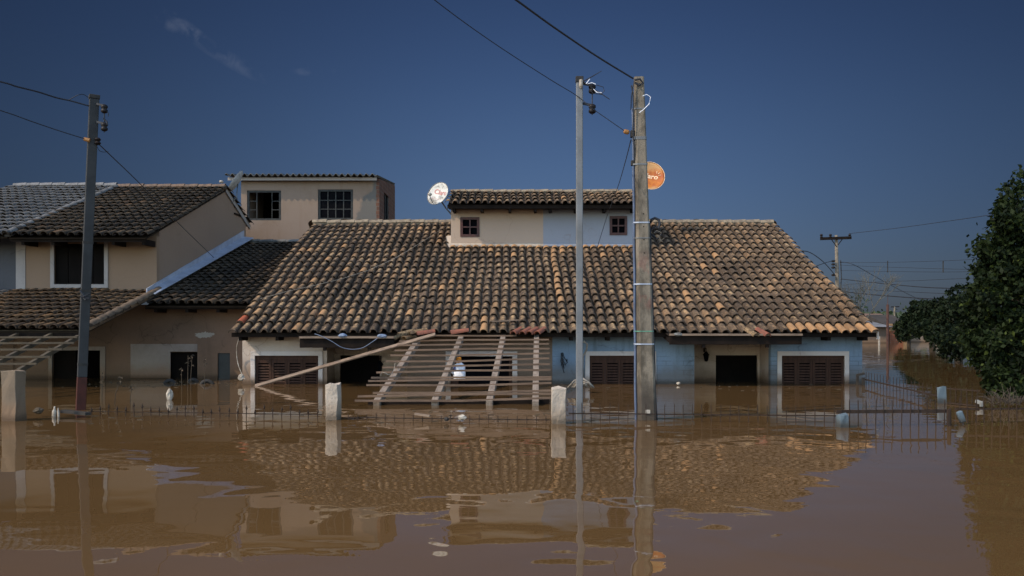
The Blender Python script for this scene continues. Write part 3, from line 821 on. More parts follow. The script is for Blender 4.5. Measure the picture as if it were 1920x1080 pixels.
part('ridge_tiles', ridge_row((xd, r2y, r2z+.12), (xw+.06, r2y, r2z+.12), .12, .44), plain('dark_ridge', (0.14,0.09,0.06), (0.06,0.045,0.035), 6, .9, .004), ro, smooth=True)
b = MB(); b.beam((xw+.03, r2y+.05, r2z+.02), (xw+.03, r2y+3.0, r2z-T2*3.0), .05, .16); part('verge_board', b, M['trim_dull'], ro)
b = MB(); b.box(xd, xw+.02, e2y+.10, e2y+.13, e2z-.10, e2z-.01); part('fascia_board', b, M['darkwood'], L2)
for q in range(5):
    x = xd+.3+q*.78; b = MB(); b.box(x-.04, x+.04, e2y+.14, yu-.002, e2z-.17, e2z-.02); part('rafter_tail', b, M['darkwood'], L2)
# verandah roof
T3 = .22; v3 = Vector((0,1,T3)); e3y, e3z = 22.0, 1.28; sl3 = math.hypot(4.46, 4.46*T3)
mb = tiled((-13.2, e3y, e3z), (1,0,0), v3, 13.2-9.5, sl3, .235, 10)
vo = part('verandah_roof', mb, M['tile_warm'], L2, 'low brown tile roof of the verandah', smooth=True)
part('verandah_deck', slab((-13.2, e3y+.03, e3z), (1,0,0), v3, 13.2-9.52, sl3, .04), M['deck'], vo)
part('verge_tiles', ridge_row((-9.5, e3y-.03, e3z+.12), (-9.5, e3y+4.4, e3z+4.4*T3+.12), .10, .45), plain('tan_verge_tile', (.12,.08,.048), (.06,.042,.028), 5, .9, .004), vo, smooth=True)
b = MB(); b.box(-13.2, -9.5, e3y+.04, e3y+.10, e3z-.14, e3z-.01); part('fascia_board', b, M['darkwood'], L2)
# wing roof between the two houses
T4 = .245; v4 = Vector((0,1,T4)); e4y, e4z = 25.45, 1.90; sl4 = math.hypot(9.5, 9.5*T4)
mb = tiled((-9.5, e4y, e4z), (1,0,0), v4, 9.5-6.7, sl4, .235, 22)
wo = part('wing_roof', mb, M['tile_dark'], L2, 'low roof strip of dark tiles beside the flashing', smooth=True)
part('wing_deck', slab((-9.52, e4y+.03, e4z), (1,0,0), v4, 9.52-6.64, sl4, .04), M['deck'], wo)
part('ridge_tiles', ridge_row((-9.5, e4y+9.5, e4z+9.5*T4+.12), (-6.7, e4y+9.5, e4z+9.5*T4+.12), .10, .44), M['cement'], wo, smooth=True)
b = MB(); b.box(-9.55, -6.66, e4y+.10, e4y+.13, e4z-.08, e4z-.01); part('fascia_board', b, M['darkwood'], L2)
for q in range(4):
    x = -9.3+q*.8; b = MB(); b.box(x-.04, x+.04, e4y+.14, yg-.002, e4z-.16, e4z-.045); part('rafter_tail', b, M['darkwood'], L2)
b = MB()
b.prism([(xw+.004, 25.75, 2.20),(xw+.004, 34.9, 4.41),(xw+.004, 34.9, 4.72),(xw+.004, 25.75, 2.36)], (.02,0,0))
b.prism([(xw+.024, 25.75, 2.24),(xw+.024, 34.9, 4.49),(xw+.36, 34.9, 4.45),(xw+.24, 25.75, 2.21)], (0,0,.02))
part('flashing', b, M['lead'], L2, 'pale grey metal flashing strip')
b = MB(); x_=xw+.03; d_=33.7
b.beam((x_,d_,Z(387,d_)),(x_,d_+.9,Z(386,d_)),.03,.05); b.beam((x_,d_+.9,Z(386,d_)),(x_,d_+.9,Z(400,d_)),.03,.05); b.beam((x_,d_,Z(400,d_)),(x_,d_+.9,Z(400,d_)),.03,.05)
part('wall_bracket', b, M['darkwood'], L2)

# ================================================================== grey roofed neighbour at the frame's left edge
L3 = thing('terraced_house', 'house with grey painted tile roof and dark wall, joined to the beige house', 'house', (-14.9, 26.5, 0))
b = MB(); b.box(-16.4, xd-.25, yu+.01, yu+.2, -1.3, 3.76); b.box(-16.4, -16.2, yu+.2, 34, -1.3, 4.0); part('wall', b, M['greywall'], L3)
mb = tiled((-16.45, e2y, e2z+.03), (1,0,0), v2, 16.45+xd-.02, sl2, .235, 16)
o_ = part('roof', mb, M['tile_grey'], L3, smooth=True)
part('roof_deck', slab((-16.45, e2y+.03, e2z+.02), (1,0,0), v2, 16.45+xd-.03, sl2, .04), M['deck'], o_)
part('rear_deck', slab((xd-.02, r2y+3.5, r2z-T2*3.5+.02), (-1,0,0), v2b, 16.45+xd-.03, math.hypot(3.5, 3.5*T2), .04), M['tile_grey'], o_)
part('ridge_tiles', ridge_row((-16.45, r2y, r2z+.16), (xd, r2y, r2z+.16), .12, .44), plain('grey_ridge', (0.15,0.145,0.14), (0.09,0.087,0.084), 6, .9, .004), o_, smooth=True)
part('verge_tiles', ridge_row((xd-.02, e2y, e2z+.13), (xd-.02, r2y, r2z+.13), .10, .45), plain('grey_verge_tile', (.11,.107,.102), (.07,.068,.065), 5, .9, .004), o_, smooth=True)
mb = tiled((-16.4, e3y, e3z), (1,0,0), v3, 16.4-13.25, sl3, .235, 10); o_ = part('verandah_roof', mb, M['tile_grey'], L3, smooth=True)
part('verandah_deck', slab((-16.4, e3y+.03, e3z), (1,0,0), v3, 16.4-13.26, sl3, .04), M['deck'], o_)
b = MB(); b.box(-16.4, xd-.26, e2y+.10, e2y+.13, e2z-.10, e2z-.01); part('fascia_board', b, M['darkwood'], L3)

# ================================================================== raw rendered box behind
RH = thing('rendered_house', 'raw grey rendered upper storey with corrugated roof and bare brick side, behind the roofs', 'house', (-7.5, 38, 0))
yq = 36.0; q0, q1 = -9.99, -4.99
r1w = (X(463,yq), X(527,yq), Z(413,yq), Z(357,yq)); r2w = (X(596,yq), X(662,yq), Z(412,yq), Z(355,yq))
def raw_mat():
    m_ = M['raw']; t_ = m_.node_tree; b_ = [n for n in t_.nodes if n.type == 'BSDF_PRINCIPLED'][0]
    old = b_.inputs['Base Color'].links[0].from_socket
    g_ = t_.nodes.new('ShaderNodeNewGeometry'); sp = t_.nodes.new('ShaderNodeSeparateXYZ'); t_.links.new(g_.outputs['Position'], sp.inputs[0])
    no = t_.nodes.new('ShaderNodeTexNoise'); no.inputs['Scale'].default_value = 2.2; no.inputs['Detail'].default_value = 6; t_.links.new(g_.outputs['Position'], no.inputs['Vector'])
    def mm(op, a, c):
        x = t_.nodes.new('ShaderNodeMath'); x.operation = op
        for i, v in enumerate((a, c)):
            if isinstance(v, (int, float)): x.inputs[i].default_value = v
            else: t_.links.new(v, x.inputs[i])
        return x.outputs[0]
    f_ = mm('ADD', mm('SUBTRACT', sp.outputs[0], mm('MULTIPLY', sp.outputs[2], .55)), mm('MULTIPLY', no.outputs[0], .7))
    mr = t_.nodes.new('ShaderNodeMapRange'); mr.interpolation_type = 'SMOOTHSTEP'; t_.links.new(f_, mr.inputs[0]); mr.inputs[1].default_value = -8.55; mr.inputs[2].default_value = -8.40
    mx = t_.nodes.new('ShaderNodeMix'); mx.data_type = 'RGBA'; t_.links.new(mr.outputs[0], mx.inputs[0]); t_.links.new(old, mx.inputs[6]); mx.inputs[7].default_value = (.10,.09,.078,1)
    t_.links.new(mx.outputs[2], b_.inputs['Base Color'])
raw_mat()
b = MB(); b.wall(q0, q1-.12, -1.3, 6.62, yq, .2, [r1w, r2w]); b.box(q0, q0+.2, yq+.2, 40.6, -1.3, 6.7); b.box(q0+.2, q1-.12, 40.4, 40.6, -1.3, 6.9)
part('wall', b, M['raw'], RH)
sw = (37.3, 38.6, Z(413,37.5), Z(362,37.5))
b = MB()
b.box(q1-.12, q1, yq, sw[0], -1.3, 6.62); b.box(q1-.12, q1, sw[1], 40.6, -1.3, 6.9); b.box(q1-.12, q1, sw[0], sw[1], -1.3, sw[2]); b.box(q1-.12, q1, sw[0], sw[1], sw[3], 6.75)
part('side_wall', b, M['brick'], RH, 'bare brick side wall')
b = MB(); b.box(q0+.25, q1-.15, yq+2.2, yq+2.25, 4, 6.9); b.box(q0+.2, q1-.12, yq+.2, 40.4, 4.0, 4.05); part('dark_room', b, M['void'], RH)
for (a, c, z0, z1), opened in ((r1w, True), (r2w, False)):
    b = MB(); tt = .07
    b.box(a, a+tt, yq+.03, yq+.10, z0, z1); b.box(c-tt, c, yq+.03, yq+.10, z0, z1); b.box(a+tt, c-tt, yq+.03, yq+.10, z1-tt, z1); b.box(a+tt, c-tt, yq+.03, yq+.10, z0, z0+tt)
    n = 4; ww = (c-a-2*tt)/n
    bars = MB()
    for q in range(n):
        if opened and q in (1, 2): continue
        xa, xb = a+tt+ww*q, a+tt+ww*(q+1)
        for zz in (1/3, 2/3): bars.box(xa, xb, yq+.05, yq+.075, z0+tt+(z1-z0-2*tt)*zz-.014, z0+tt+(z1-z0-2*tt)*zz+.014)
        bars.box(xb-.018, xb+.018, yq+.045, yq+.08, z0+tt, z1-tt)
        if q in (0, 2, 3): bars.box(xa-.012, xa+.012, yq+.052, yq+.07, z0+tt, z1-tt)
    fo = part('window', b, M['ironframe'], RH, 'window with its middle leaves slid open' if opened else None)
    part('glazing_bars', bars, M['ironframe'], fo)
    if not opened:
        g = MB(); g.box(a+tt, c-tt, yq+.062, yq+.066, z0+tt, z1-tt); part('pane', g, M['glass'], fo)
b = MB(); g = MB()
b.box(q1-.09, q1-.02, sw[0], sw[0]+.06, sw[2], sw[3]); b.box(q1-.09, q1-.02, sw[1]-.06, sw[1], sw[2], sw[3]); b.box(q1-.09, q1-.02, (sw[0]+sw[1])/2-.03, (sw[0]+sw[1])/2+.03, sw[2], sw[3])
fo = part('window', b, M['ironframe'], RH); g.box(q1-.07, q1-.06, sw[0], sw[1], sw[2], sw[3]); part('pane', g, M['glass'], fo)
# corrugated sheet roof, rising to the back
b = MB(); N = 150; xa, xb = -10.45, -5.02; up_, lo_ = [], []
vs_ = []
for i in range(N+1):
    x = xa+(xb-xa)*i/N; hgt = .05*math.sin(i*2*math.pi/6.0)
    vs_ += [(x, 35.55, 6.78+hgt), (x, 40.9, 7.22+hgt), (x, 35.55, 6.76+hgt), (x, 40.9, 7.20+hgt)]
fs_ = []
for i in range(N):
    j = i*4
    fs_ += [(j, j+4, j+5, j+1), (j+3, j+7, j+6, j+2), (j+2, j+6, j+4, j)]
b.add(vs_, fs_); part('roof', b, M['cement'], RH, 'thin corrugated sheet roof', smooth=False)
b = MB(); b.box(-10.4, -5.05, 35.75, 35.80, 6.60, 6.71); part('fascia_board', b, M['trim_dull'], RH)
b = MB(); b.prism([(q1-.12,yq+.01,6.62),(q1-.12,40.6,6.62),(q1-.12,40.6,7.10),(q1-.12,yq+.01,6.70)], (.118,0,0)); part('gable_fill', b, M['brick'], RH)

# ================================================================== satellite dishes
def text_mesh(body, size, bold=0.0, shear=0.0):
    cu = bpy.data.curves.new('lettering', 'FONT'); cu.body = body; cu.size = size; cu.align_x = 'CENTER'; cu.align_y = 'CENTER'
    cu.offset = bold; cu.shear = shear; cu.resolution_u = 3
    ob = bpy.data.objects.new('lettering', cu); C.objects.link(ob)
    bpy.context.view_layer.update()
    dg = bpy.context.evaluated_depsgraph_get()
    me = bpy.data.meshes.new_from_object(ob.evaluated_get(dg))
    vs_ = [v.co.copy() for v in me.vertices]; fs_ = [tuple(p.vertices) for p in me.polygons]
    bpy.data.objects.remove(ob); bpy.data.curves.remove(cu); bpy.data.meshes.remove(me)
    return vs_, fs_
def dish(name, label, c, nrm, rad, matface, texts=(), roll=0.0, feed=True, mount=None, ring=None):
    c = Vector(c); nrm = Vector(nrm).normalized()
    up = (Vector((0,0,1)) - nrm*nrm.z).normalized(); rt = up.cross(nrm).normalized()
    if roll:
        q = Matrix.Rotation(roll, 3, nrm); up = q @ up; rt = q @ rt
    dep = rad*.22
    def S(a, b2, off=0.0):
        return c + rt*a + up*b2 + nrm*((a*a+b2*b2)/(rad*rad)*dep - dep*.5 + off)
    root = thing(name, label, 'satellite dish', mount[0] if mount else c, 'satellite dishes on the roofs')
    b = MB(); NR, NS = 7, 36; vs_ = []
    for off in (0, -.012):
        for i in range(NR+1):
            for k_ in range(NS):
                r_ = rad*max(i/NR, .001); th = 2*math.pi*k_/NS
                vs_.append(S(r_*math.cos(th), r_*1.06*math.sin(th), off))
    fs_ = []
    for s_ in range(2):
        o0 = s_*(NR+1)*NS
        for i in range(NR):
            for k_ in range(NS):
                k2 = (k_+1) % NS; f_ = (o0+i*NS+k_, o0+i*NS+k2, o0+(i+1)*NS+k2, o0+(i+1)*NS+k_)
                fs_.append(f_ if s_ == 0 else f_[::-1])
    o1 = (NR+1)*NS
    for k_ in range(NS):
        k2 = (k_+1) % NS; fs_.append((NR*NS+k_, NR*NS+k2, o1+NR*NS+k2, o1+NR*NS+k_))
    b.add(vs_, fs_); part('reflector', b, matface, root, smooth=True)
    b = MB(); b.tube([S(rad*math.cos(x), rad*1.06*math.sin(x), .003) for x in [2*math.pi*i/36 for i in range(37)]], .009, 5)
    part('rim', b, ring or M['steel'], root, smooth=True)
    for body, size, oy, ox, mt, bold, sh in texts:
        tv, tf = text_mesh(body, size, bold, sh)
        b = MB(); b.add([S(p.x+ox, p.y+oy, .006) for p in tv], tf); part('lettering', b, mt, root)
    if feed:
        tip = S(0, -rad*.35, 0) + nrm*rad*1.15 - up*rad*.25
        b = MB(); b.tube([S(0,-rad*1.0,-.01), tip], .013, 6); fa = part('feed_arm', b, M['steel'], root)
        b = MB(); b.lathe([(.03,-.03),(.045,0),(.045,.06),(.025,.10)], tip, (S(0,0)-tip).normalized(), 10); part('feed_horn', b, M['dirtywhite'], fa, smooth=True)
    if mount:
        b = MB(); b.tube([S(0,0,-.015)] + [Vector(p) for p in mount[::-1]], .022, 8); part('mast', b, M['steel'], root, smooth=True)
    return root, S, rt, up, nrm
def dish_white():
    k = NT('dirty_white_dish')
    n1 = k.noise(3.0, 5, .6); n2 = k.noise(30, 4, .7)
    a = k.math('MULTIPLY', k.step(n1, .46, .60), k.step(n2, .35, .55))
    return k.done(k.mix(a, (.40,.385,.345), (.11,.095,.07)), .5, 0, .4)
def dish_rust():
    k = NT('rusted_orange_dish')
    n1 = k.noise(5.5, 5, .6, stretch=(1,1,.7)); n2 = k.noise(1.6, 3, .5)
    col = k.mix(k.step(n1, .35, .65), (.27,.055,.006), (.38,.115,.010))
    sp = k.n('ShaderNodeSeparateXYZ'); k.l(k.geo, sp.inputs[0]); z = sp.outputs[2]
    lowpale = k.math('SUBTRACT', 1.0, k.step(k.math('ADD', z, k.math('MULTIPLY', n1, .25)), 5.70, 5.88))
    hipale = k.step(k.math('ADD', z, k.math('MULTIPLY', n1, .3)), 6.30, 6.50)
    col = k.mix(k.math('MAXIMUM', lowpale, hipale), col, (.42,.22,.08))
    return k.done(col, .55, 0, .4)
red_l = plain('faded_red_ink', (.36,.12,.105), (.32,.15,.13), 20, .6, 0)
grey_l = plain('faded_grey_ink', (.30,.30,.29), (.4,.4,.38), 20, .6, 0)
cream_l = plain('pale_cream_ink', (.72,.50,.32), (.6,.38,.22), 20, .6, 0)
pink_l = plain('faded_pink_ink', (.55,.38,.35), (.62,.48,.44), 20, .6, 0)
d1c = at(822, 364, 30.0)
dish('satellite_dish', 'grimy white satellite dish with red Claro lettering at the dormer corner', d1c, (-.42,-.80,.36), .355, dish_white(),
     texts=(('Claro', .21, .07, .045, red_l, .004, 0), ('hdtv', .10, -.06, .10, grey_l, .001, 0), ('0 2 1 6 10', .085, -.16, -.02, pink_l, 0, 0)),
     roll=R(-14), mount=((-2.0, 30.2, Z(402,30.2)), (-2.16, 30.2, Z(391,30.2)), (-2.30, 30.15, Z(378,30.2))))
d3c = at(1219, 331, 30.9)
_, S3, *_r = dish('satellite_dish', 'rust orange satellite dish behind the thick concrete pole', d3c, (.10,-.93,.34), .45, dish_rust(),
     texts=(('Claro', .23, .03, -.02, cream_l, .006, .12),), roll=R(-12), feed=False,
     mount=((3.53, 31.2, 4.9), (3.85, 31.2, 5.0), (4.0, 31.1, 5.5)), ring=cream_l)
b = MB()
for a0, b0, a1, b1 in ((.20,.15,.19,.23), (.235,.14,.29,.20), (.25,.10,.325,.11)):
    b.tube([S3(a0,b0,.008), S3(a1,b1,.008)], .010, 5)
part('lettering', b, cream_l, _)
d2c = at(443, 343, 33.6)
dish('satellite_dish', 'grey mesh dish seen edge on, on the beige side wall', d2c, (-.82,-.08,.55), .43,
     plain('grey_dish', (.34,.33,.31), (.22,.21,.20), 8, .7, .001), mount=((-9.6,33.4,Z(381,33.4)), (-9.45,33.5,Z(370,33.5))), feed=True)

# ================================================================== poles
def insulators(root, px, d, z, sx=1):
    x = px
    for dz in (0, -.30):
        b = MB(); b.beam((x, d, z+dz+.06), (x+.17*sx, d-.02, z+dz+.02), .03, .035); br = part('insulator_bracket', b, M['cable'], root)
        b = MB(); b.lathe([(.03,-.07),(.055,-.05),(.055,-.02),(.035,0),(.055,.02),(.055,.05),(.03,.07)], (x+.14*sx, d-.03, z+dz-.03)); part('insulator', b, M['ceramic'], br, smooth=True)
    b = MB(); b.tube([(x+.14*sx, d-.03, z+.05), (x+.14*sx, d-.03, z-.42)], .01); part('insulator_rod', b, M['cable'], root)

# slim grey steel pole
P1 = thing('steel_pole', 'slim straight grey steel pole with black cap, left of the concrete pole', 'pole', (X(1086.5,15), 15, 0))
xc = X(1086.5, 15); hw = .050
b = MB(); b.box(xc-hw, xc+hw, 15-hw, 15+hw, -1.4, Z(155,15)); part('shaft', b, M['steel'], P1, bevel=.012)
b = MB(); b.box(xc-hw-.008, xc+hw+.008, 15-hw-.008, 15+hw+.008, Z(155,15), Z(144,15)); part('cap', b, M['rubber'], P1, bevel=.006)
insulators(P1, xc+hw, 15, Z(164,15))
b = MB(); b.lathe([(.012,-.06),(.03,-.03),(.03,.05),(.02,.07)], (xc+.02, 15-hw-.02, Z(160,15))); part('clip', b, M['dirtywhite'], P1)
b = MB()
p0 = at(1093,153,14.95)
b.tube([p0, at(1104,147,14.9), at(1118,139,14.9), at(1128,133,14.9)], .010, 5, .005)
b.tube([p0, at(1102,158,14.9), at(1112,166,14.9), at(1143,186,14.9)], .007, 5)
b.tube([at(1104,166,14.9), at(1112,175,14.9), at(1128,177,14.9), at(1133,170,14.9), at(1131,163,14.9), at(1118,159,14.9)], .006, 5)
part('wire_ends', b, M['cable'], P1)
b = MB()
b.tube([at(1099,157,14.9), at(1103,152,14.9), at(1106,148,14.9)], .006, 5); b.tube([at(1102,157,14.9), at(1110,155,14.9), at(1117,158,14.9)], .005, 5)
b.tube([at(1113,167,14.9), at(1119,173,14.9), at(1128,174,14.9)], .007, 5)
part('bare_wire_ends', b, M['white'], P1)

# thick concrete pole
P2 = thing('concrete_pole', 'thick weathered concrete pole with metal bands and blue conduit', 'pole', (X(1211,15), 15, 0))
zt = Z(145,15)
def csec(z):
    f_ = z/zt
    xc_ = X(1212,15) + (X(1198,15)-X(1212,15))*f_
    hw_ = .138 + (.072-.138)*f_
    return xc_, hw_
b = MB(); rings = 14; sec = ((-1,-.62),(-.62,-1),(.75,-1),(1,-.75),(1,.75),(.75,1),(-.75,1),(-1,.75))
vs_ = []
for i in range(rings+1):
    z = -1.4 + (zt+1.4)*i/rings; xc_, hw_ = csec(z)
    for a_, b_ in sec: vs_.append((xc_+a_*hw_+random.uniform(-.002,.002), 15+b_*hw_*.9+random.uniform(-.002,.002), z))
fs_ = [(i*8+k_, i*8+(k_+1)%8, (i+1)*8+(k_+1)%8, (i+1)*8+k_) for i in range(rings) for k_ in range(8)] + [tuple(rings*8+k_ for k_ in range(8))]
b.add(vs_, fs_); part('shaft', b, M['concrete'], P2)
for py, hh, mt in ((205,.020,'steel'), (260,.045,'steel'), (309,.022,'steel'), (418,.02,'lead'), (447,.014,'steel'), (533,.018,'lead'), (621,.012,'greencord'), (645,.02,'lead')):
    z = Z(py,15); xc_, hw_ = csec(z); b = MB()
    pts = [(xc_+a_*(hw_+.006)-(.03 if a_ < -.9 else 0), 15+b_*(hw_+.006)*.9, z) for a_, b_ in sec]
    n = len(pts)
    vs_ = [(p[0],p[1],z-hh/2) for p in pts]+[(p[0],p[1],z+hh/2) for p in pts]
    b.add(vs_, [(k_, (k_+1)%n, n+(k_+1)%n, n+k_) for k_ in range(n)]); part('band', b, M[mt], P2)
b = MB(); pts = []
for i in range(18):
    z = -1.3 + (Z(205,15)+1.3)*i/17; xc_, hw_ = csec(z); pts.append((xc_-hw_-.024+.004*math.sin(i*2.1), 14.98, z))
b.tube(pts, .021, 8); part('conduit', b, M['bluepipe'], P2, smooth=True)
b = MB(); pts = []
for i in range(14):
    z = -.2 + (Z(418,15)+.2)*i/13; xc_, hw_ = csec(z); pts.append((xc_+hw_+.014+.005*math.sin(i*1.7), 15.0, z))
b.tube(pts, .014, 6); part('down_cable', b, M['cable'], P2, smooth=True)
b = MB(); b.tube([at(1184,160,14.9), at(1187,175,14.9), at(1188,200,14.9), at(1187,240,14.9), at(1190,300,14.95)], .011, 5); b.tube([at(1183,206,14.95), at(1184,180,14.9), at(1189,152,14.9)], .008, 5)
part('down_cable', b, M['cable'], P2)
b = MB(); b.tube([at(1205,180,14.88), at(1213,177,14.9), at(1220,182,14.9), at(1217,195,14.88), at(1207,205,14.86), at(1199,211,14.86)], .006, 5); part('loose_wire', b, M['white'], P2)
b = MB(); b.box(X(1182,15), X(1189,15), 14.94, 15.04, Z(258,15), Z(245,15)); part('cable_clamp', b, M['rubber'], P2, bevel=.008)
b = MB(); b.box(X(1183,15), X(1190,15), 14.95, 15.03, Z(311,15), Z(301,15)); part('cable_clamp', b, M['rubber'], P2, bevel=.008)
b = MB(); b.lathe([(.02,-.04),(.035,-.02),(.035,.03),(.018,.05)], at(1174,247,14.97), (1,0,-.3)); part('tensioner', b, M['amber'], P2)
b = MB(); b.tube([at(1190,150,14.9), at(1200,148,14.88), at(1206,156,14.9), at(1198,160,14.88), at(1191,155,14.9)], .016, 6); part('top_clamp', b, M['cable'], P2)
b = MB(); b.tube([at(1219,418,15.03), at(1222,412,15.0), at(1228,409,15.0), at(1235,412,15.0), at(1237,420,15.0), at(1234,428,15.0)], .022, 6)
b.tube([at(1222,430,15.0), at(1228,424,15.0), at(1238,430,15.0), at(1240,440,15.0), at(1232,448,15.0), at(1224,440,15.0)], .012, 5); part('cable_coil', b, M['cable'], P2)
b = MB(); b.tube([at(1226,437,14.98), at(1232,432,14.98), at(1240,436,14.98), at(1236,444,14.98), at(1231,440,14.98), at(1240,450,14.98), at(1245,447,14.98)], .004, 4); part('loose_wire', b, M['rope'], P2)
for py in (402, 426, 450, 475):
    z = Z(py,15); xc_, hw_ = csec(z); b = MB(); b.lathe([(.009,-.003),(.009,.002)], (xc_+.01, 15-hw_*.9-.001, z), (0,-1,0), 10); part('bolt_hole', b, M['void'], P2)
z = Z(772,15); xc_, hw_ = csec(z); b = MB(); b.box(X(1208,15), X(1217,15), 15-hw_*.9-.008, 15-hw_*.9-.003, Z(776,15), Z(767,15)); part('small_plate', b, M['dirtywhite'], P2)

# leaning steel pole on the left
d0 = 16.7
P3 = thing('steel_pole', 'leaning grey steel pole with dull red foot at the left', 'pole', (X(151,d0), d0, 0))
pb = at(151, 768, d0); ptop = at(176.5, 186, d0)
dirv = (ptop-pb).normalized(); pb2 = pb - dirv*1.4
def leaned(f0, f1, w_):
    mb_ = MB(); p_ = pb.lerp(ptop, f0); q_ = pb.lerp(ptop, f1)
    sd = Vector((math.cos(R(28)), math.sin(R(28)), 0))
    mb_.beam(p_, q_, w_, w_, up=sd); return mb_
part('shaft', leaned(.105, 1.0, .150), M['steel_dull'], P3, bevel=.01)
part('red_foot', leaned(-.3, .1045, .152), M['redpaint'], P3, bevel=.01)
mb_ = leaned(1.0003, 1.013, .168); part('cap', mb_, M['rubber'], P3, bevel=.006)
insulators(P3, X(184,d0), d0-.06, Z(203,d0))
b = MB(); b.tube([at(196,205,d0-.1), at(203,212,d0-.1), at(203,218,d0-.1)], .007, 5); b.tube([at(194,222,d0-.1), at(200,228,d0-.1), at(201,235,d0-.1)], .016, 6); part('wire_ends', b, M['cable'], P3)
b = MB(); b.lathe([(.03,-.06),(.055,-.03),(.03,0),(.055,.03),(.03,.06)], at(183,265,d0-.05)); part('insulator', b, M['ceramic'], P3)
b = MB(); b.lathe([(.03,-.05),(.035,.05)], at(163,262,d0-.1), (1,0,-.25)); part('tensioner', b, M['amber'], P3)
for py in (455, 545, 683):
    f_ = (768-py)/(768-186); mb_ = leaned(f_-.004, f_+.004, .158); part('band', mb_, M['rubber'], P3)
b = MB(); b.tube([at(150,545,d0-.14), at(158,556,d0-.15), at(168,550,d0-.14), at(160,562,d0-.15), at(151,556,d0-.14), at(167,560,d0-.14)], .016, 5); part('wire_knot', b, M['cable'], P3)

# far utility pole
df = 72.0
P4 = thing('utility_pole', 'distant concrete utility pole with one wooden crossarm', 'pole', (X(1571,df), df, 0))
b = MB(); b.tube([(X(1573,df), df, -1.3), (X(1568,df), df, Z(441,df))], .20, 8, .11); part('shaft', b, M['concrete'], P4, smooth=True)
b = MB(); b.beam((X(1537,df),df-.15,Z(448,df)), (X(1595,df),df-.15,Z(446,df)), .14, .20); b.beam((X(1558,df),df-.12,Z(449,df)),(X(1568,df),df-.12,Z(463,df)),.05,.05); b.beam((X(1579,df),df-.12,Z(448,df)),(X(1570,df),df-.12,Z(460,df)),.05,.05); ca_ = part('crossarm', b, M['darkwood'], P4)
for px in (1539, 1556, 1592):
    b = MB(); b.lathe([(.05,0),(.11,.05),(.06,.12),(.12,.18),(.06,.27)], (X(px,df), df-.15, Z(446,df)), seg=8); part('insulator', b, M['ceramic'], ca_)
b = MB()
for py in (490,496,502,516): b.lathe([(.05,-.08),(.13,-.04),(.13,.04),(.05,.08)], (X(1566.5,df)-.22, df-.2, Z(py,df)), seg=8)
part('rack_insulators', b, M['ceramic'], P4)
b = MB(); b.tube([(X(1575.5,df), df-.1, Z(488,df)), (X(1577,df), df-.1, Z(520,df)), (X(1575,df), df-.1, Z(545,df))], .04); part('down_cable', b, M['cable'], P4)
# other far posts
dg_ = 74
b = MB(); b.tube([(X(1664.5,dg_),dg_,-1.3),(X(1664.5,dg_),dg_,Z(571,dg_))], .095, 8); b.tube([(X(1664.5,dg_),dg_,Z(571,dg_)-.05),(X(1665,dg_),dg_,Z(552,dg_))], .02, 5)
single('rusty_post', b, M['rust'], 'rusty red brown post standing in far water with a thin rod on top', 'post')
dh_ = 150
P5 = thing('utility_pole', 'tiny far pole with flat crossarm above the distant roofs', 'pole', (X(1677.5,dh_), dh_, 0))
b = MB(); b.tube([(X(1677.5,dh_),dh_,-1.3),(X(1677.5,dh_),dh_,Z(575,dh_))], .14, 6); part('shaft', b, M['concrete'], P5)
b = MB(); b.beam((X(1671,dh_),dh_,Z(575.5,dh_)),(X(1686,dh_),dh_,Z(575,dh_)),.16,.14); part('crossarm', b, M['darkwood'], P5)
for px, pa, pb_ in ((1664.5, 490, 511), (1768.5, 488, 510)):
    pass

# ================================================================== cables
def cable(pts, r, label, mat='cable', name='cable', seg=5):
    b = MB(); b.tube(pts, r, seg); return single(name, b, M[mat], label, 'cable', 'overhead wires and cables', smooth=True)
def path(pl, sub=6):
    """smooth path through (px, py, depth) points"""
    P_ = [at(*p) for p in pl]; out = []
    for i in range(len(P_)-1):
        a = P_[max(i-1,0)]; b_ = P_[i]; c_ = P_[i+1]; d_ = P_[min(i+2,len(P_)-1)]
        for k_ in range(sub):
            t_ = k_/sub
            out.append(0.5*((2*b_) + (c_-a)*t_ + (2*a-5*b_+4*c_-d_)*t_*t_ + (3*b_-a-3*c_+d_)*t_**3))
    out.append(P_[-1]); return out
cable(path([(700,-190,8), (880,-62,10), (968,0,11.2), (1040,52,12.4), (1120,106,13.7), (1187,147,14.9)]), .013, 'thick dark cable dropping to the top of the concrete pole')
cable(path([(620,-160,9), (815,0,11.5), (925,80,13), (1030,148,14.3), (1078,177,14.9), (1101,195,14.92)]), .006, 'thin dark cable from the upper frame edge to the slim steel pole')
cable(path([(1104,199,14.9), (1140,224,14.92), (1172,246,14.95)]), .006, 'short cable between the slim steel pole and the concrete pole')
cable(path([(1183,262,14.95), (1172,305,19), (1158,352,24), (1140,400,27), (1118,470,29.3)]), .008, 'thin wire slanting from the concrete pole down to the dormer roof')
cable(path([(-1500,-240,9), (-600,10,11.5), (-160,115,13.9), (0,153,15), (30,162,15.3), (70,172,15.8), (105,183,16.2), (128,188,16.4), (143,192,16.5), (168,199,16.65)]), .013, 'thick twisted cable ending at the leaning pole top')
cable(path([(128,188,16.4), (140,181,16.4), (147,178,16.4), (156,177,16.5), (166,183,16.6)]), .006, 'short loose wire end curling above the twisted cable')
cable(path([(-1500,-160,9), (-600,40,11.5), (-160,160,13.9), (0,207,15), (60,228,15.6), (110,245,16.1), (158,260,16.55)]), .008, 'lower dark cable running into the leaning pole from the frame edge')
cable(path([(187,272,16.65), (208,292,17.6), (265,347,20.5), (330,414,25), (405,487,31.3)]), .009, 'thin wire from the leaning pole down to the grey flashing')
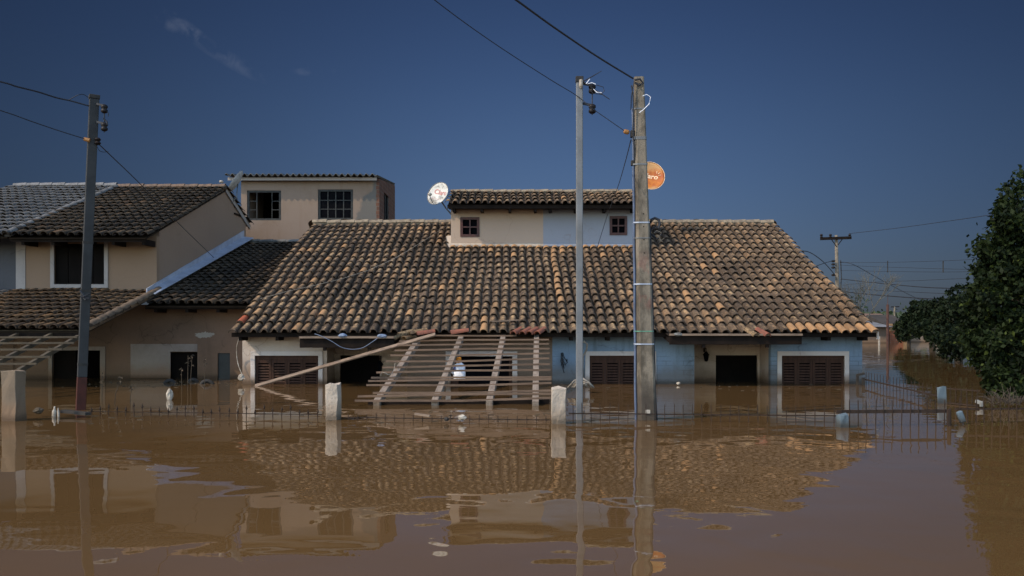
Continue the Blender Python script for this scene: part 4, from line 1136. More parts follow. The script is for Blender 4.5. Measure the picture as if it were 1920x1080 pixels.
cable(path([(182,275,16.65), (187,283,16.7), (195,285,17), (203,284,17.4)]), .005, 'small slack loop below the leaning pole insulator')
# cord lying over the tiles
def on_main(px, py, lift=.20):
    # point of the main roof seen at this pixel
    kx, kz = (px-CX)/F, (CY-py)/F
    d = (HC - ze - lift + TAN*ye)/(TAN - kz)
    return Vector((kx*d, d, HC+kz*d))
b = MB(); b.tube([on_main(*p) for p in ((836,424),(800,448),(765,470),(735,487),(690,507),(640,523),(590,535),(540,546),(488,560))], .006, 5)
single('cord', b, M['rope'], 'pale cord lying diagonally across the left half of the long roof', 'cord', smooth=True)
# far line wires
def far(pl, r, label): return cable(path(pl), r, label)
far([(1592,438,72), (1680,428,66), (1760,417,60), (1850,404,54), (1960,385,48)], .017, 'faint high wire from the distant utility pole to the tree top')
far([(1500,470,60), (1520,474,64), (1545,492,68), (1567,517,71.8)], .028, 'dark wire arching behind the roof verge to the distant utility pole')
far([(1530,499,64), (1550,492,69), (1566,488,71.8)], .024, 'short dark wire rising to the rack of the distant utility pole')
far([(1575,491,72), (1600,496,70), (1640,518,75), (1690,545,85), (1725,562,90)], .022, 'thin wire slanting down from the distant utility pole')
far([(1575,497,72), (1640,500,66), (1770,504,58), (1920,507,50)], .011, 'faint wire at mid height, second below the crossarm')
far([(1575,492,72), (1660,492,66), (1770,489,58), (1830,486,54)], .011, 'faint wire at mid height, first below the crossarm')
far([(1575,507,72), (1665,509,66), (1768,510,58), (1830,509,54)], .011, 'faint wire at mid height, third below the crossarm')
far([(1577,523,72), (1620,528,69), (1680,534,65), (1740,539,61), (1800,541,57)], .028, 'upper thick dark cable above the far water')
far([(1577,541,72), (1640,544,68), (1720,548,62), (1800,552,57)], .015, 'thin cable halfway between the two thick cables')
far([(1577,535,72), (1640,529,68), (1720,526,62), (1830,521,56)], .012, 'thin cable rising slightly to the right over the far water')
far([(1577,546,72), (1620,551,69), (1680,556,65), (1740,560,61), (1810,561,57)], .034, 'lower thick dark cable above the far water')
for px, d_, lb in ((1664.5, 66, 'short vertical wire spacer above the rusty post'), (1768.5, 58, 'short vertical wire spacer nearer the dark trees')):
    b = MB(); b.beam((X(px,d_),d_,Z(489,d_)), (X(px,d_),d_,Z(511,d_)), .05, .04)
    single('wire_spacer', b, M['rubber'], lb, 'wire spacer', 'wire spacers')

# ================================================================== fallen roof frames
RB = ((783,641.5,708,762), (865,634,816,762), (945,627,918,762), (1006,633,1004,764))
pd0, pd1 = 17.5, 23.2
pz0 = Z(757, pd0); pz1 = Z(632, pd1); pm = (pz1-pz0)/(pd1-pd0)
def on_frame(px, py, lift=0.0):
    kx, kz = (px-CX)/F, (CY-py)/F
    d = (pz0 + lift - HC - pm*pd0)/(kz - pm)
    return Vector((kx*d, d, HC+kz*d))
PG = thing('roof_frame', 'collapsed wooden roof frame of four rafters and many battens, sloping into the water', 'roof frame', (X(860,20), 20, 0), 'collapsed roof frames')
for (xa, ya, xb_, yb_) in RB:
    b = MB(); p_ = on_frame(xa, ya, -.03); q_ = on_frame(xb_, yb_-8, -.03)
    q_ = q_ + (q_-p_).normalized()*.12
    b.beam(p_, q_, .115, .13); r_ = part('rafter', b, M['rafter'], PG, bevel=.004)
    b = MB(); e_ = (q_-p_).normalized(); b.beam(q_-e_*.10-Vector((0,0,.135)), q_+e_*.0-Vector((0,0,.135)), .10, .13); part('rafter_end', b, M['rafter_dull'], r_)
BT = ((805,132,1500,135),(495,182,1780,168),(480,217,1780,205),(455,262,1785,245),(420,303,1785,285),(380,355,1780,328),(350,408,1785,378),(300,450,1790,428),(255,495,1800,490),(230,523,1800,508),(215,558,1800,540),(270,625,1800,605),(140,655,1800,632),(115,692,1800,668))
for xa, ya, xb_, yb_ in BT:
    p_ = on_frame(640+xa/4.571, 600+ya/4.571, .055); q_ = on_frame(640+xb_/4.571, 600+yb_/4.571, .055)
    b = MB(); mid = p_.lerp(q_, random.uniform(.35,.6)) + Vector((0,0,random.uniform(-.03,.02)))
    b.beam(p_, mid, .036, .036); b.beam(mid, q_, .036, .036)
    part('batten', b, M['batten'], PG)
b = MB(); b.beam(on_frame(690,757,-.07), on_frame(1030,752,-.07), .05, .10); part('edge_strip', b, M['darkwood'], PG)  # dark strip along the lower edge of the frame
b = MB(); b.tube([on_frame(741,680,.10), on_frame(739,692,.14), on_frame(735,700,.12), on_frame(728,703,.10), on_frame(722,699,.13), on_frame(715,698,.1), on_frame(714,704,.08)], .006, 5); part('loose_wire', b, M['rope'], PG)
# left frame
lm = .238; ld1, lz1 = 22.0, 1.22
def on_left(px, py, lift=0.0):
    kx, kz = (px-CX)/F, (CY-py)/F
    d = (lz1 + lift - HC - lm*ld1)/(kz - lm)
    return Vector((kx*d, d, HC+kz*d))
PL = thing('roof_frame', 'mud coloured bare roof frame hanging off the left verandah eave', 'roof frame', (-11.5, 20.5, 0), 'collapsed roof frames')
for xa, ya, xb_, yb_ in ((-70,676,62,614), (-45,702,122,614), (34,696,146,632)):
    b = MB(); b.beam(on_left(xa,ya,-.03), on_left(xb_,yb_,-.03), .07, .09); part('rafter', b, M['rafter_dull'], PL)
for py, xe in ((620,148),(632,145),(643,139),(655,117),(669,94),(682,69),(696,46)):
    b = MB(); b.beam(on_left(-110,py+1,.045), on_left(xe,py,.045), .04, .04); part('batten', b, M['rafter_dull'], PL)
# leaning plank
b = MB(); b.beam(at(478,724,23.1), at(816,627,22.3), .10, .035, up=(0,-.6,.8))
single('plank', b, M['board'], 'long weathered plank leaning from the water up to the eave', 'plank', bevel=.004)
b = MB(); p_ = on_main(922,603,.26); q_ = on_main(972,600,.28); b.beam(p_, q_, .09, .03)
single('plank', b, M['board'], 'short brown board lying on the lowest roof tiles', 'plank')
# hanging jug
JG = thing('jug', 'white plastic jug with orange cap hanging behind the fallen battens', 'jug', at(861,713,21.3))
dj = 21.3; xj = X(861.5,dj); zj = Z(713,dj)
b = MB(); vs_ = []
prof = ((0,.105,.085),(.02,.125,.10),(.17,.130,.105),(.20,.118,.095),(.29,.125,.10),(.32,.112,.09),(.37,.055,.05),(.40,.032,.032))
for h_, a_, b_ in prof:
    for k_ in range(16):
        th = 2*math.pi*k_/16; c_, s_ = math.cos(th), math.sin(th)
        e_ = .5
        vs_.append((xj+a_*math.copysign(abs(c_)**e_, c_), dj+b_*math.copysign(abs(s_)**e_, s_), zj+h_))
fs_ = [(i*16+k_, i*16+(k_+1)%16, (i+1)*16+(k_+1)%16, (i+1)*16+k_) for i in range(len(prof)-1) for k_ in range(16)] + [tuple(range(15,-1,-1)), tuple((len(prof)-1)*16+k_ for k_ in range(16))]
b.add(vs_, fs_); part('body', b, M['white'], JG, smooth=True)
b = MB(); b.lathe([(.05,.0),(.064,.01),(.06,.105),(.04,.12)], (xj-.02, dj-.02, zj+.375)); part('cap', b, M['orange'], JG)
b = MB(); b.tube([(xj-.125,dj-.07,zj+.29),(xj-.155,dj-.09,zj+.25),(xj-.155,dj-.09,zj+.18),(xj-.12,dj-.08,zj+.13)], .02, 6); part('handle', b, M['white'], JG, smooth=True)
b = MB(); b.box(xj-.115, xj-.075, dj-.108, dj-.10, zj+.21, zj+.30); part('strap_mark', b, M['bluestrap'], JG)
b = MB(); b.tube([(xj-.02,dj,zj+.47),(xj-.03,dj,zj+.56),(xj-.02,dj,zj+.66)], .01, 5); part('strap', b, M['cable'], JG)

# fallen and slipped tiles at the eave
def loose_tile(p, dirv, roll, mat, label, L=.42, r=.085):
    p = Vector(p); d = Vector(dirv).normalized(); up_ = Vector((0,0,1)); s_ = d.cross(up_).normalized(); u_ = s_.cross(d)
    q = Matrix.Rotation(roll, 3, d); s_ = q @ s_; u_ = q @ u_
    b = MB(); seg = 9; vs_ = []
    for f_, rr in ((0, r), (1, r*.8)):
        for inn in (0, .013):
            for k_ in range(seg):
                th = math.pi*k_/(seg-1); vs_.append(p + d*L*f_ + s_*(rr-inn)*math.cos(th) + u_*(rr-inn)*math.sin(th))
    fs_ = []
    for k_ in range(seg-1):
        fs_ += [(k_,k_+1,2*seg+k_+1,2*seg+k_), (seg+k_+1,seg+k_,3*seg+k_,3*seg+k_+1), (k_+1,k_,seg+k_,seg+k_+1), (2*seg+k_,2*seg+k_+1,3*seg+k_+1,3*seg+k_)]
    fs_ += [(0,2*seg,3*seg,seg), (seg-1, 2*seg-1, 4*seg-1, 3*seg-1)]
    b.add(vs_, fs_)
    mb_c = (random.random()*.6, .5, .4, .8); b.c = [mb_c]*len(b.v)
    return single('roof_tile', b, mat, label, 'roof tile', 'slipped roof tiles along the eave')
T_, TR = M['tile'], M['tile_red']
loose_tile(at(734,634,22.7), (.55,.75,.30), R(150), T_, 'upturned mossy tile at the end of the left canopy')
loose_tile(at(748,630,22.9), (.8,.55,.25), R(20), T_, 'mossy tile lying crosswise just right of the upturned tile')
loose_tile(at(757,637,22.8), (.5,.8,.1), R(-10), T_, 'dark tile hanging lowest above the top battens')
loose_tile(at(768,627,22.9), (.93,.3,.20), R(0), T_, 'brown tile between the mossy tile and the red tile by the plank')
loose_tile(at(782,628,22.8), (.95,.25,.16), R(5), TR, 'red tile lying just above the upper end of the plank')
loose_tile(at(845,626,22.7), (.95,.2,.16), R(10), TR, 'lone red tile rolled sideways under the eave')
for px, lb in ((962,'leftmost red tile in the row slipped below the eave'), (979,'second red tile from the left in the slipped row'), (992,'third red tile from the left in the slipped row'), (1007,'rightmost red tile in the row slipped below the eave')):
    loose_tile(at(px,627,22.95), (.45,.85,.28), R(random.uniform(-8,8)), TR if px > 965 else M['tile_red'], lb)
loose_tile(at(1418,631,22.5), (-.38,.85,.36), R(0), T_, 'grey tile slipped over the right canopy')
loose_tile(at(1440,631,22.5), (-.38,.85,.36), R(4), TR, 'red ended tile slipped over the right canopy')
# canopy wire, rags
b = MB(); b.tube(path([(590,626,22.55),(602,630,22.5),(622,640,22.5),(640,651,22.5),(660,655,22.5),(680,652,22.5),(698,641,22.5),(708,634,22.5)]), .007, 5)
single('cable', b, M['bluewire'], 'pale blue wire sagging under the left porch canopy', 'cable', 'overhead wires and cables', smooth=True)
b = MB(); b.tube(path([(1030,560,15.2),(1030,560,15.2)]) if False else [at(1090,644,23.6), at(1096,640,23.5), at(1101,645,23.5), at(1100,656,23.6), at(1093,668,23.7), at(1092,690,23.8), at(1093,712,23.85)], .022, 6)
single('cable', b, M['rope'], 'pale hose hanging down the blue wall right of the slim pole', 'cable', 'overhead wires and cables', smooth=True)
b = MB(); b.tube(path([(449,632,23.4),(444,650,23.7),(444,668,23.8),(447,685,23.8),(453,700,23.75),(460,712,23.7)]), .011, 6)
single('cable', b, M['dirtywhite'], 'thin white cable hanging off the left corner of the cream wall', 'cable', 'overhead wires and cables', smooth=True)
def crumple(name, c, sx, sy, sz, mat, label, cat, group=None, n=10, m_=7):
    b = MB(); c = Vector(c); vs_ = []
    for i in range(m_+1):
        ph = math.pi*i/m_
        for k_ in range(n):
            th = 2*math.pi*k_/n; j_ = 1+random.uniform(-.28,.2)
            vs_.append(c + Vector((sx*math.sin(ph)*math.cos(th)*j_, sy*math.sin(ph)*math.sin(th)*j_, -sz*math.cos(ph)*(1+random.uniform(-.1,.1)))))
    fs_ = [(i*n+k_, i*n+(k_+1)%n, (i+1)*n+(k_+1)%n, (i+1)*n+k_) for i in range(m_) for k_ in range(n)]
    b.add(vs_, fs_); return single(name, b, mat, label, cat, group)
crumple('rag', at(642,629,22.55), .10, .05, .05, M['bluewire'], 'crumpled pale rag on the left canopy, nearer the window', 'rag', 'rags caught on the canopies')
crumple('rag', at(716,630,22.55), .13, .05, .045, M['bluewire'], 'crumpled pale rag on the left canopy, nearer the fallen tiles', 'rag', 'rags caught on the canopies')
crumple('rag', at(1272,627,22.55), .12, .05, .04, M['foam'], 'small pale rag on the left end of the right canopy', 'rag', 'rags caught on the canopies')
crumple('plastic_bag', at(318,741,18.9), .065, .05, .125, M['dirtywhite'], 'muddy white bag floating upright in front of the brown wall', 'bag')
crumple('plastic_bag', at(452,708,23.6), .075, .06, .085, M['dirtywhite'], 'grey white lump at the foot of the cream wall corner', 'bag')
# knotted pale rope heap by the slim pole
b = MB(); cr = at(1090,722,20.8)
for q in range(26):
    a0 = random.uniform(-.30,.02); a1 = random.uniform(.02,.27); hm = random.uniform(.04,.17)
    y_ = random.uniform(-.1,.1)
    pk = random.uniform(-.06,.06)
    b.tube([cr+Vector((a0,y_,-.05)), cr+Vector((a0*.5+pk*.5,y_+.02,hm*.65)), cr+Vector((pk,y_,hm)), cr+Vector((a1*.6,y_-.02,hm*.55)), cr+Vector((a1,y_,-.05))], .012, 5)
single('rope_heap', b, M['rope'], 'heap of pale rope netting at the water behind the right white pillar', 'rope heap', smooth=True)
b = MB()
for q in range(7):
    x0_ = X(1054+random.uniform(-3,3),23.8); z0_ = Z(664+random.uniform(-4,4),23.8)
    b.tube([(x0_,23.84,z0_), (x0_+random.uniform(-.04,.08),23.80,z0_-.12), (x0_+random.uniform(.02,.14),23.82,z0_-random.uniform(.2,.42)), (x0_+random.uniform(-.02,.12),23.84,z0_-random.uniform(.1,.3))], .009, 5)
single('cable', b, M['cable'], 'small tangle of black wire hanging on the blue wall beside the fallen frame', 'cable', 'overhead wires and cables', smooth=True)
crumple('plastic_scrap', at(1272,719,23.4), .05, .04, .035, M['dirtywhite'], 'small pale scrap floating against the blue wall', 'scrap')

# ================================================================== fences
def fence(name, label, pts, zr_, ztop, spacing, zbot=-.5, spear=False, rail_r=.016, w_=.011, group='iron fences', cat='fence', mat='iron', jitter=.02, skip=(), rail2=None):
    """pts: plan polyline [(x, y)]; one rail, many square pickets copied from the first"""
    root = thing(name, label, cat, ((pts[0][0]+pts[-1][0])/2, (pts[0][1]+pts[-1][1])/2, 0), group)
    base = BASE[root.name]
    seg = [(Vector((*pts[i],0)), Vector((*pts[i+1],0))) for i in range(len(pts)-1)]
    b = MB()
    for (a, c) in seg: b.beam(a+Vector((0,0,zr_)), c+Vector((0,0,zr_)), rail_r*1.4, rail_r*2)
    part('rail', b, M[mat], root)
    if rail2 is not None:
        b = MB()
        for (a, c) in seg: b.beam(a+Vector((0,0,rail2)), c+Vector((0,0,rail2)), rail_r, rail_r*1.6)
        part('rail', b, M[mat], root)
    pm_ = MB(); pm_.box(-w_/2, w_/2, -w_/2, w_/2, zbot, ztop-(.05 if spear else 0))
    if spear: pm_.lathe([(w_*.5,0),(w_*1.6,.025),(w_*1.1,.04),(.001,.085)], (0,0,ztop-.055), seg=6)
    else: pm_.lathe([(w_*.6,0),(.001,.03)], (0,0,ztop), seg=4)
    me = _mesh('picket', pm_, M[mat], (0,0,0), False)
    n = 0
    for (a, c) in seg:
        ln = (c-a).length; k_ = max(1, round(ln/spacing))
        for i in range(k_):
            n += 1
            if n-1 in skip: continue
            p = a.lerp(c, (i+.5)/k_)
            o = bpy.data.objects.new('picket', me); C.objects.link(o); o.parent = root
            o.location = (p.x-base.x, p.y-base.y-.02, random.uniform(-jitter, jitter*.4)); o.rotation_euler = (random.uniform(-.03,.03), random.uniform(-.04,.04), math.atan2((c-a).y,(c-a).x))
    return root
def pt(px, d): return (X(px,d), d)
fence('spiked_fence', 'low spear tipped iron fence left of the white pillar, almost drowned', [pt(165,15.7), pt(604,15.15)], .06, .165, .143, spear=True, rail_r=.006, jitter=.06)
fence('spiked_fence', 'drowned iron fence between the two white pillars, only picket tips showing', [pt(645,14.95), pt(1033,14.55)], .035, .085, .145, rail_r=.007, jitter=.03)
fence('spiked_fence', 'thin iron fence in front of the blue wall with plain tips', [pt(1066,14.85), pt(1572,14.45)], .105, .24, .137, rail_r=.009, jitter=.02)
fence('iron_gate', 'iron gate with a thick dark rail in front of the open water', [pt(1568,14.05), pt(1778,14.15)], .20, .355, .128, rail_r=.024, cat='gate', jitter=.01)
fence('spiked_fence', 'dark rusty fence at the right edge in front of the tree', [pt(1790,14.5), pt(1990,14.6)], .20, .36, .125, rail_r=.012, jitter=.03)
fence('spiked_fence', 'side fence running from the blue house corner to the blue pillar', [pt(1621,23.6), pt(1758,18.1)], .13, .30, .26, rail_r=.014, jitter=.01)
fence('spiked_fence', 'short fence right of the blue pillar, leaning into the brush', [pt(1776,17.9), pt(1838,17.2)], .02, .30, .13, rail_r=.012, rail2=.28)
# small gate post at the house corner
b = MB(); b.beam((X(1619,23.4),23.4,-.9),(X(1619,23.4),23.4,.18),.06,.06); b.beam((X(1608,23.5),23.5,.24),(X(1621,23.5),23.5,.27),.05,.05); b.beam((X(1608,23.6),23.6,-.9),(X(1608,23.6),23.6,.25),.05,.05)
single('gate_post', b, M['rubber'], 'small dark iron post frame at the right corner of the blue house', 'post')
def pillar(label, x0, x1, y0, y1, zt_, mat, tilt=(0,0), rough=.022):
    b = MB(); nx, nz = 4, 7; vs_ = []
    ring = [(0,0),(.5,0),(1,0),(1,.5),(1,1),(.5,1),(0,1),(0,.5)]
    for i in range(nz+1):
        z_ = -.9+(zt_+.9)*i/nz
        for a_, b_ in ring:
            vs_.append((x0+(x1-x0)*a_+tilt[0]*z_+random.uniform(-rough,rough)*.5, y0+(y1-y0)*b_+tilt[1]*z_+random.uniform(-rough,rough)*.5, z_+(random.uniform(-rough,rough) if i == nz else 0)))
    fs_ = [(i*8+k_, i*8+(k_+1)%8, (i+1)*8+(k_+1)%8, (i+1)*8+k_) for i in range(nz) for k_ in range(8)] + [tuple(nz*8+k_ for k_ in range(8))]
    b.add(vs_, fs_); return single('fence_pillar', b, M[mat], label, 'pillar', 'fence pillars', bevel=.008, loc=((x0+x1)/2,(y0+y1)/2,0))
pillar('white plastered fence pillar in front of the cream wall', -2.87, -2.69, 14.9, 15.25, .535, 'pillar', (-.02,0))
pillar('white plastered fence pillar beside the slim steel pole', .50, .70, 14.3, 14.55, .52, 'pillar')
pillar('tall tan fence pillar at the left edge of the water', X(2,14.7), X(29,14.7), 14.7, 15.02, .735, 'pillar_tan', (.0,0))
pillar('blue stub pillar at the left end of the iron gate', X(1575,13.8), X(1591,13.8), 13.8, 13.95, .185, 'pillar_blue', (.0,0))
pillar('blue pillar with broken top on the side fence', X(1760,18), X(1775,18), 18, 18.05, .30, 'pillar_blue', (.0,0), .03)
b = MB(); b.beam(at(1806,792,14.3), at(1798,771,14.3), .085, .07, up=(0,1,0)); single('plaster_scrap', b, M['pillar_blue'], 'pale blue tilted block at the right end of the iron gate', 'block', 'broken blocks', bevel=.02)
b = MB(); b.beam(at(1830,752,17.2), at(1843,757,17.1), .07, .06); b.beam(at(1840,763,17.1), at(1841,752,17.1), .05, .06, up=(0,1,0)); single('plaster_scrap', b, M['foam'], 'bright white broken block right of the blue pillar', 'block', 'broken blocks', bevel=.01)
b = MB(); b.beam((X(1778,14),14,-.6),(X(1779,14),14,Z(768,14)),.035,.035); b.beam((X(1785,14),14.02,-.6),(X(1782,14),14.02,Z(766,14)),.02,.03)
single('gate_post', b, M['iron'], 'thin iron post at the right end of the gate', 'post')

# ================================================================== debris and plants at the water line
b = MB(); b.beam(at(118,771,15.6), at(165,776,15.3), .10, .045, up=(0,0,1)); single('plank', b, M['rubber'], 'dark waterlogged plank floating below the leaning pole', 'plank')
def bottle(px, py, d, h_, r_, label):
    b = MB(); p = at(px, py, d); b.lathe([(r_*.9,-.05),(r_,.0),(r_,h_*.6),(r_*.45,h_*.8),(r_*.4,h_),(r_*.2,h_+.005)], (p.x,p.y,-.02), (random.uniform(-.1,.1),0,1), 10)
    single('bottle', b, M['dirtywhite'], label, 'bottle', 'floating bottles', smooth=True)
bottle(101, 772, 15.5, .17, .033, 'fatter pale bottle floating left of the dark plank')
bottle(110, 772, 15.5, .15, .018, 'thin pale bottle floating left of the dark plank')
crumple('driftwood', at(72,770,15.4), .085, .05, .05, M['rafter_dull'], 'brown lump of driftwood between the tan pillar and the bottles', 'driftwood')
def tyre(px, d, label, r_=.17):
    b = MB(); c_ = Vector((X(px,d), d, -.07)); n1_, n2_ = 20, 8; vs_ = []
    for i in range(n1_):
        a_ = 2*math.pi*i/n1_; rd = Vector((math.cos(a_), .25*math.cos(a_), math.sin(a_)))
        for k_ in range(n2_):
            t_ = 2*math.pi*k_/n2_; vs_.append(c_ + rd*(r_+.05*math.cos(t_)) + Vector((-.2,.95,0))*.06*math.sin(t_))
    fs_ = [(i*n2_+k_, ((i+1)%n1_)*n2_+k_, ((i+1)%n1_)*n2_+(k_+1)%n2_, i*n2_+(k_+1)%n2_) for i in range(n1_) for k_ in range(n2_)]
    b.add(vs_, fs_); single('tyre', b, M['rubber'], label, 'tyre', 'half sunken tyres', smooth=True)
tyre(318, 24.4, 'half sunken black tyre behind the floating white bag', .12)
tyre(362, 25.0, 'half sunken black tyre in the dark doorway of the brown wall', .11)
tyre(388, 23.9, 'half sunken black tyre between the dark doorway and the narrow door', .14)
def stalk(px, d, ztop, label, lean=0.0, tuft=True, nleaf=7):
    x_ = X(px, d); root = thing('dry_weed', label, 'plant', (x_, d, 0), 'dry weeds in the water')
    b = MB(); pts = [(x_, d, -.4), (x_+lean*.3, d, ztop*.4), (x_+lean, d+.02, ztop)]; b.tube(pts, .009, 5, .005); part('stem', b, M['stalk'], root)
    b = MB()
    for q in range(nleaf):
        f_ = random.uniform(.45,1.0) if tuft else random.uniform(.2,1)
        p = Vector(pts[1]).lerp(Vector(pts[2]), f_); s_ = random.uniform(.03,.07); a_ = random.uniform(0, 6.28)
        dx_, dy_ = math.cos(a_)*s_, math.sin(a_)*s_
        b.add([p, p+Vector((dx_*.5-dy_*.25, dy_*.5, .3*s_)), p+Vector((dx_, dy_, -.3*s_)), p+Vector((dx_*.5+dy_*.25, dy_*.5, -.2*s_))], [(0,1,2),(0,2,3)])
    part('leaves', b, M['stalk'], root)
stalk(352, 21.5, Z(666,21.5), 'taller dry seed stalk standing in the dark doorway, left one of the pair', .0)
stalk(357, 21.5, Z(665,21.5), 'taller dry seed stalk standing in the dark doorway, right one of the pair', .03)
stalk(341, 21.8, Z(690,21.8), 'short dry stalk at the left side of the dark doorway', -.02)
stalk(383, 21.8, Z(672,21.8), 'branched dry stalk against the brown wall between the two doors', .02, nleaf=10)
stalk(191, 18.5, Z(698,18.5), 'straight dry stalk just right of the leaning pole', .0)
stalk(212, 17.6, Z(705,17.6), 'dry stalk leaning right, second from the leaning pole', .14)
stalk(243, 18.0, Z(722,18.0), 'faint short stalk, third from the leaning pole', .04)
# loose leaves and splinters drifting along the walls and the fence
b = MB()
for q in range(170):
    if q < 90: p = Vector((random.uniform(-10.5,-6.4), random.uniform(22.5,25.8), .004))
    elif q < 130: p = Vector((random.uniform(-7,.5), random.uniform(14.3,16.5), .004))
    else: p = Vector((random.uniform(1,8), random.uniform(21.5,23.8), .004))
    a_ = random.uniform(-.5,.5); l_ = random.uniform(.02,.10); w_ = random.uniform(.008,.02)
    b.beam(p, p+Vector((math.cos(a_)*l_, math.sin(a_)*l_, random.uniform(-.002,.008))), w_, .008)
single('floating_litter', b, M['rafter_dull'], 'scattered leaves and splinters drifting on the water by the walls and fence', 'litter', kind='stuff', loc=(0,0,0))
# bits caught on the drowned fence
b = MB(); b.beam(at(778,776,14.7), at(806,780,14.65), .05, .03); single('driftwood', b, M['board'], 'flat stick caught on the drowned fence, left of the dark rags', 'driftwood')
crumple('rag', at(866,783,14.5), .06, .03, .045, M['dirtywhite'], 'pale scrap caught on the drowned fence between the white pillars', 'rag', 'rags caught on the fence')
crumple('rag', at(837,786,14.5), .035, .03, .03, M['rubber'], 'dark scrap caught on the drowned fence left of the pale scrap', 'rag', 'rags caught on the fence')

# ================================================================== trees
def leaf_cloud(blobs, n, size, light=0.06, flat=.5):
    wts = np.array([b_[1]*b_[2]*b_[3] for b_ in blobs])**.67; wts /= wts.sum()
    idx = np.random.choice(len(blobs), n, p=wts)
    cen = np.array([tuple(b_[0]) for b_ in blobs])[idx]; rad = np.array([b_[1:4] for b_ in blobs])[idx]
    K_ = 34
    cu = np.random.normal(size=(len(blobs),K_,3)); cu /= np.linalg.norm(cu, axis=2)[:,:,None]
    cr_ = np.random.uniform(.55,1.08,size=(len(blobs),K_,1))
    ci = np.random.randint(0, K_, n)
    pos_ = (cu*cr_)[idx, ci] + np.random.normal(size=(n,3))*np.array([.115,.115,.09])*np.random.uniform(.5,1.3,size=(len(blobs),K_,1))[idx, ci]
    fill = np.random.uniform(0,1,n) < .22
    pos_[fill] = np.random.normal(size=(fill.sum(),3))*.42
    pos_ *= np.minimum(1, 1.16/(np.linalg.norm(pos_, axis=1)+1e-6))[:,None]
    rr = np.linalg.norm(pos_, axis=1)+1e-6; u_ = pos_/rr[:,None]
    # lumpy surface: sub clumps
    P_ = cen + u_*rr[:,None]*rad
    tone_ = np.random.uniform(0,1,size=(len(blobs),K_))[idx, ci]
    ok = P_[:,2] > 0.02
    tone_ = tone_[ok]; P_ = P_[ok]; u_ = u_[ok]; n = len(P_)
    d_ = np.random.normal(size=(n,3)); d_[:,2] -= .5; d_ += u_*.6; d_ /= np.linalg.norm(d_, axis=1)[:,None]
    s_ = np.cross(d_, np.random.normal(size=(n,3))+u_*.3); s_ /= np.linalg.norm(s_, axis=1)[:,None]
    nn = np.cross(s_, d_)
    L_ = (size*np.random.uniform(.6,1.35,n))[:,None]; W_ = L_*.30
    V = np.stack([P_, P_+d_*L_*.45+s_*W_-nn*L_*.05, P_+d_*L_-nn*L_*.12, P_+d_*L_*.45-s_*W_-nn*L_*.05], axis=1).reshape(-1,3)
    b = MB(); b.v = [tuple(x) for x in V]
    b.f = [f_ for i in range(n) for f_ in ((i*4,i*4+1,i*4+2),(i*4,i*4+2,i*4+3))]
    b.m = [0]*len(b.f)
    r_ = np.clip(tone_ + np.random.uniform(-.22,.22,n), 0, 1); r_ = np.where(np.random.uniform(0,1,n) < light, .95+.05*r_, r_*.85)
    b.c = [(float(x),.5,.5,.9) for x in r_ for _ in range(4)]
    return b
def tree(name, label, base, blobs, n, size, mat, trunk_r=.14, group='trees', light=.05, stems=1):
    base = Vector(base); root = thing(name, label, 'tree', base, group)
    b = MB(); top = Vector(blobs[0][0])
    b.tube([base+Vector((0,0,-1.2)), base.lerp(top,.35)+Vector((.1,0,0)), base.lerp(top,.7), top], trunk_r, 8, trunk_r*.35)
    for bl in blobs[1:]:
        s0 = base.lerp(top, random.uniform(.3,.7)); e0 = Vector(bl[0])
        b.tube([s0, s0.lerp(e0,.5)+Vector((0,0,.15)), e0], trunk_r*.4, 6, trunk_r*.12)
    part('trunk', b, M['bark'], root, smooth=True)
    part('crown', leaf_cloud(blobs, n, size, light), M[mat], root)
    return root
def B(px, py, d, rx, rz=None, ry=None):
    return (at(px,py,d), rx, ry or rx, rz or rx)
tree('broadleaf_tree', 'big dark leafy tree leaning over the water at the right edge', (13.2, 21.5, 0),
     [B(1950,480,21,1.25,1.2), B(1900,425,21,.40,.5), B(1880,402,21,.22,.28), B(1905,375,21.3,.35,.4), B(1888,480,21,.6,.6), B(1864,472,20.8,.32,.3), B(1862,540,21,.42,.55), B(1856,508,21,.3,.35), B(1895,560,20.6,.9,.8), B(1856,615,21,.55,.55), B(1890,650,20.5,.85,.6), B(1862,665,20.7,.45,.38), B(1895,715,20,.55,.42), B(1960,640,20.5,1.3,1.1), B(1870,700,20.2,.35,.30), B(1915,740,19.6,.35,.25), B(1990,420,22,1.2,1.4), B(1930,752,19.4,.45,.28), B(1900,735,19.8,.3,.22)], 36000, .115, 'leaf', .22, light=.05)
tree('broadleaf_tree', 'bushy dark tree touching the water left of the big tree', (X(1790,40),40,0),
     [B(1806,608,40,1.2,.95), B(1775,598,40,.75,.6), B(1775,632,38,.6,.45), B(1812,645,36,.9,.6), B(1832,585,40,1.0,.8), B(1792,655,37,.6,.4), B(1795,578,41,.6,.45), B(1775,578,42,.8,.55), B(1815,560,42,.8,.6)], 11000, .15, 'leaf_mid', .2, light=.03)
tree('broadleaf_tree', 'rounded dark tree in front of the pale far wall', (X(1745,62),62,0),
     [B(1748,600,62,1.2,.95), B(1758,578,62,.75,.6), B(1728,606,62,.7,.6), B(1750,620,60,1.0,.6), B(1768,606,62,.9,.8), B(1745,572,63,.4,.28), B(1722,588,63,.7,.5), B(1735,578,64,.7,.5)], 7000, .22, 'leaf_mid', .22, light=.03)
tree('broadleaf_tree', 'small leafy tree hiding the orange brick house', (X(1702,68),68,0),
     [B(1702,610,68,.8,.65), B(1690,618,68,.45,.45), B(1712,597,68,.6,.5), B(1693,632,67,.35,.25), B(1714,622,67,.65,.45)], 3400, .2, 'leaf_mid', .16, light=.03)
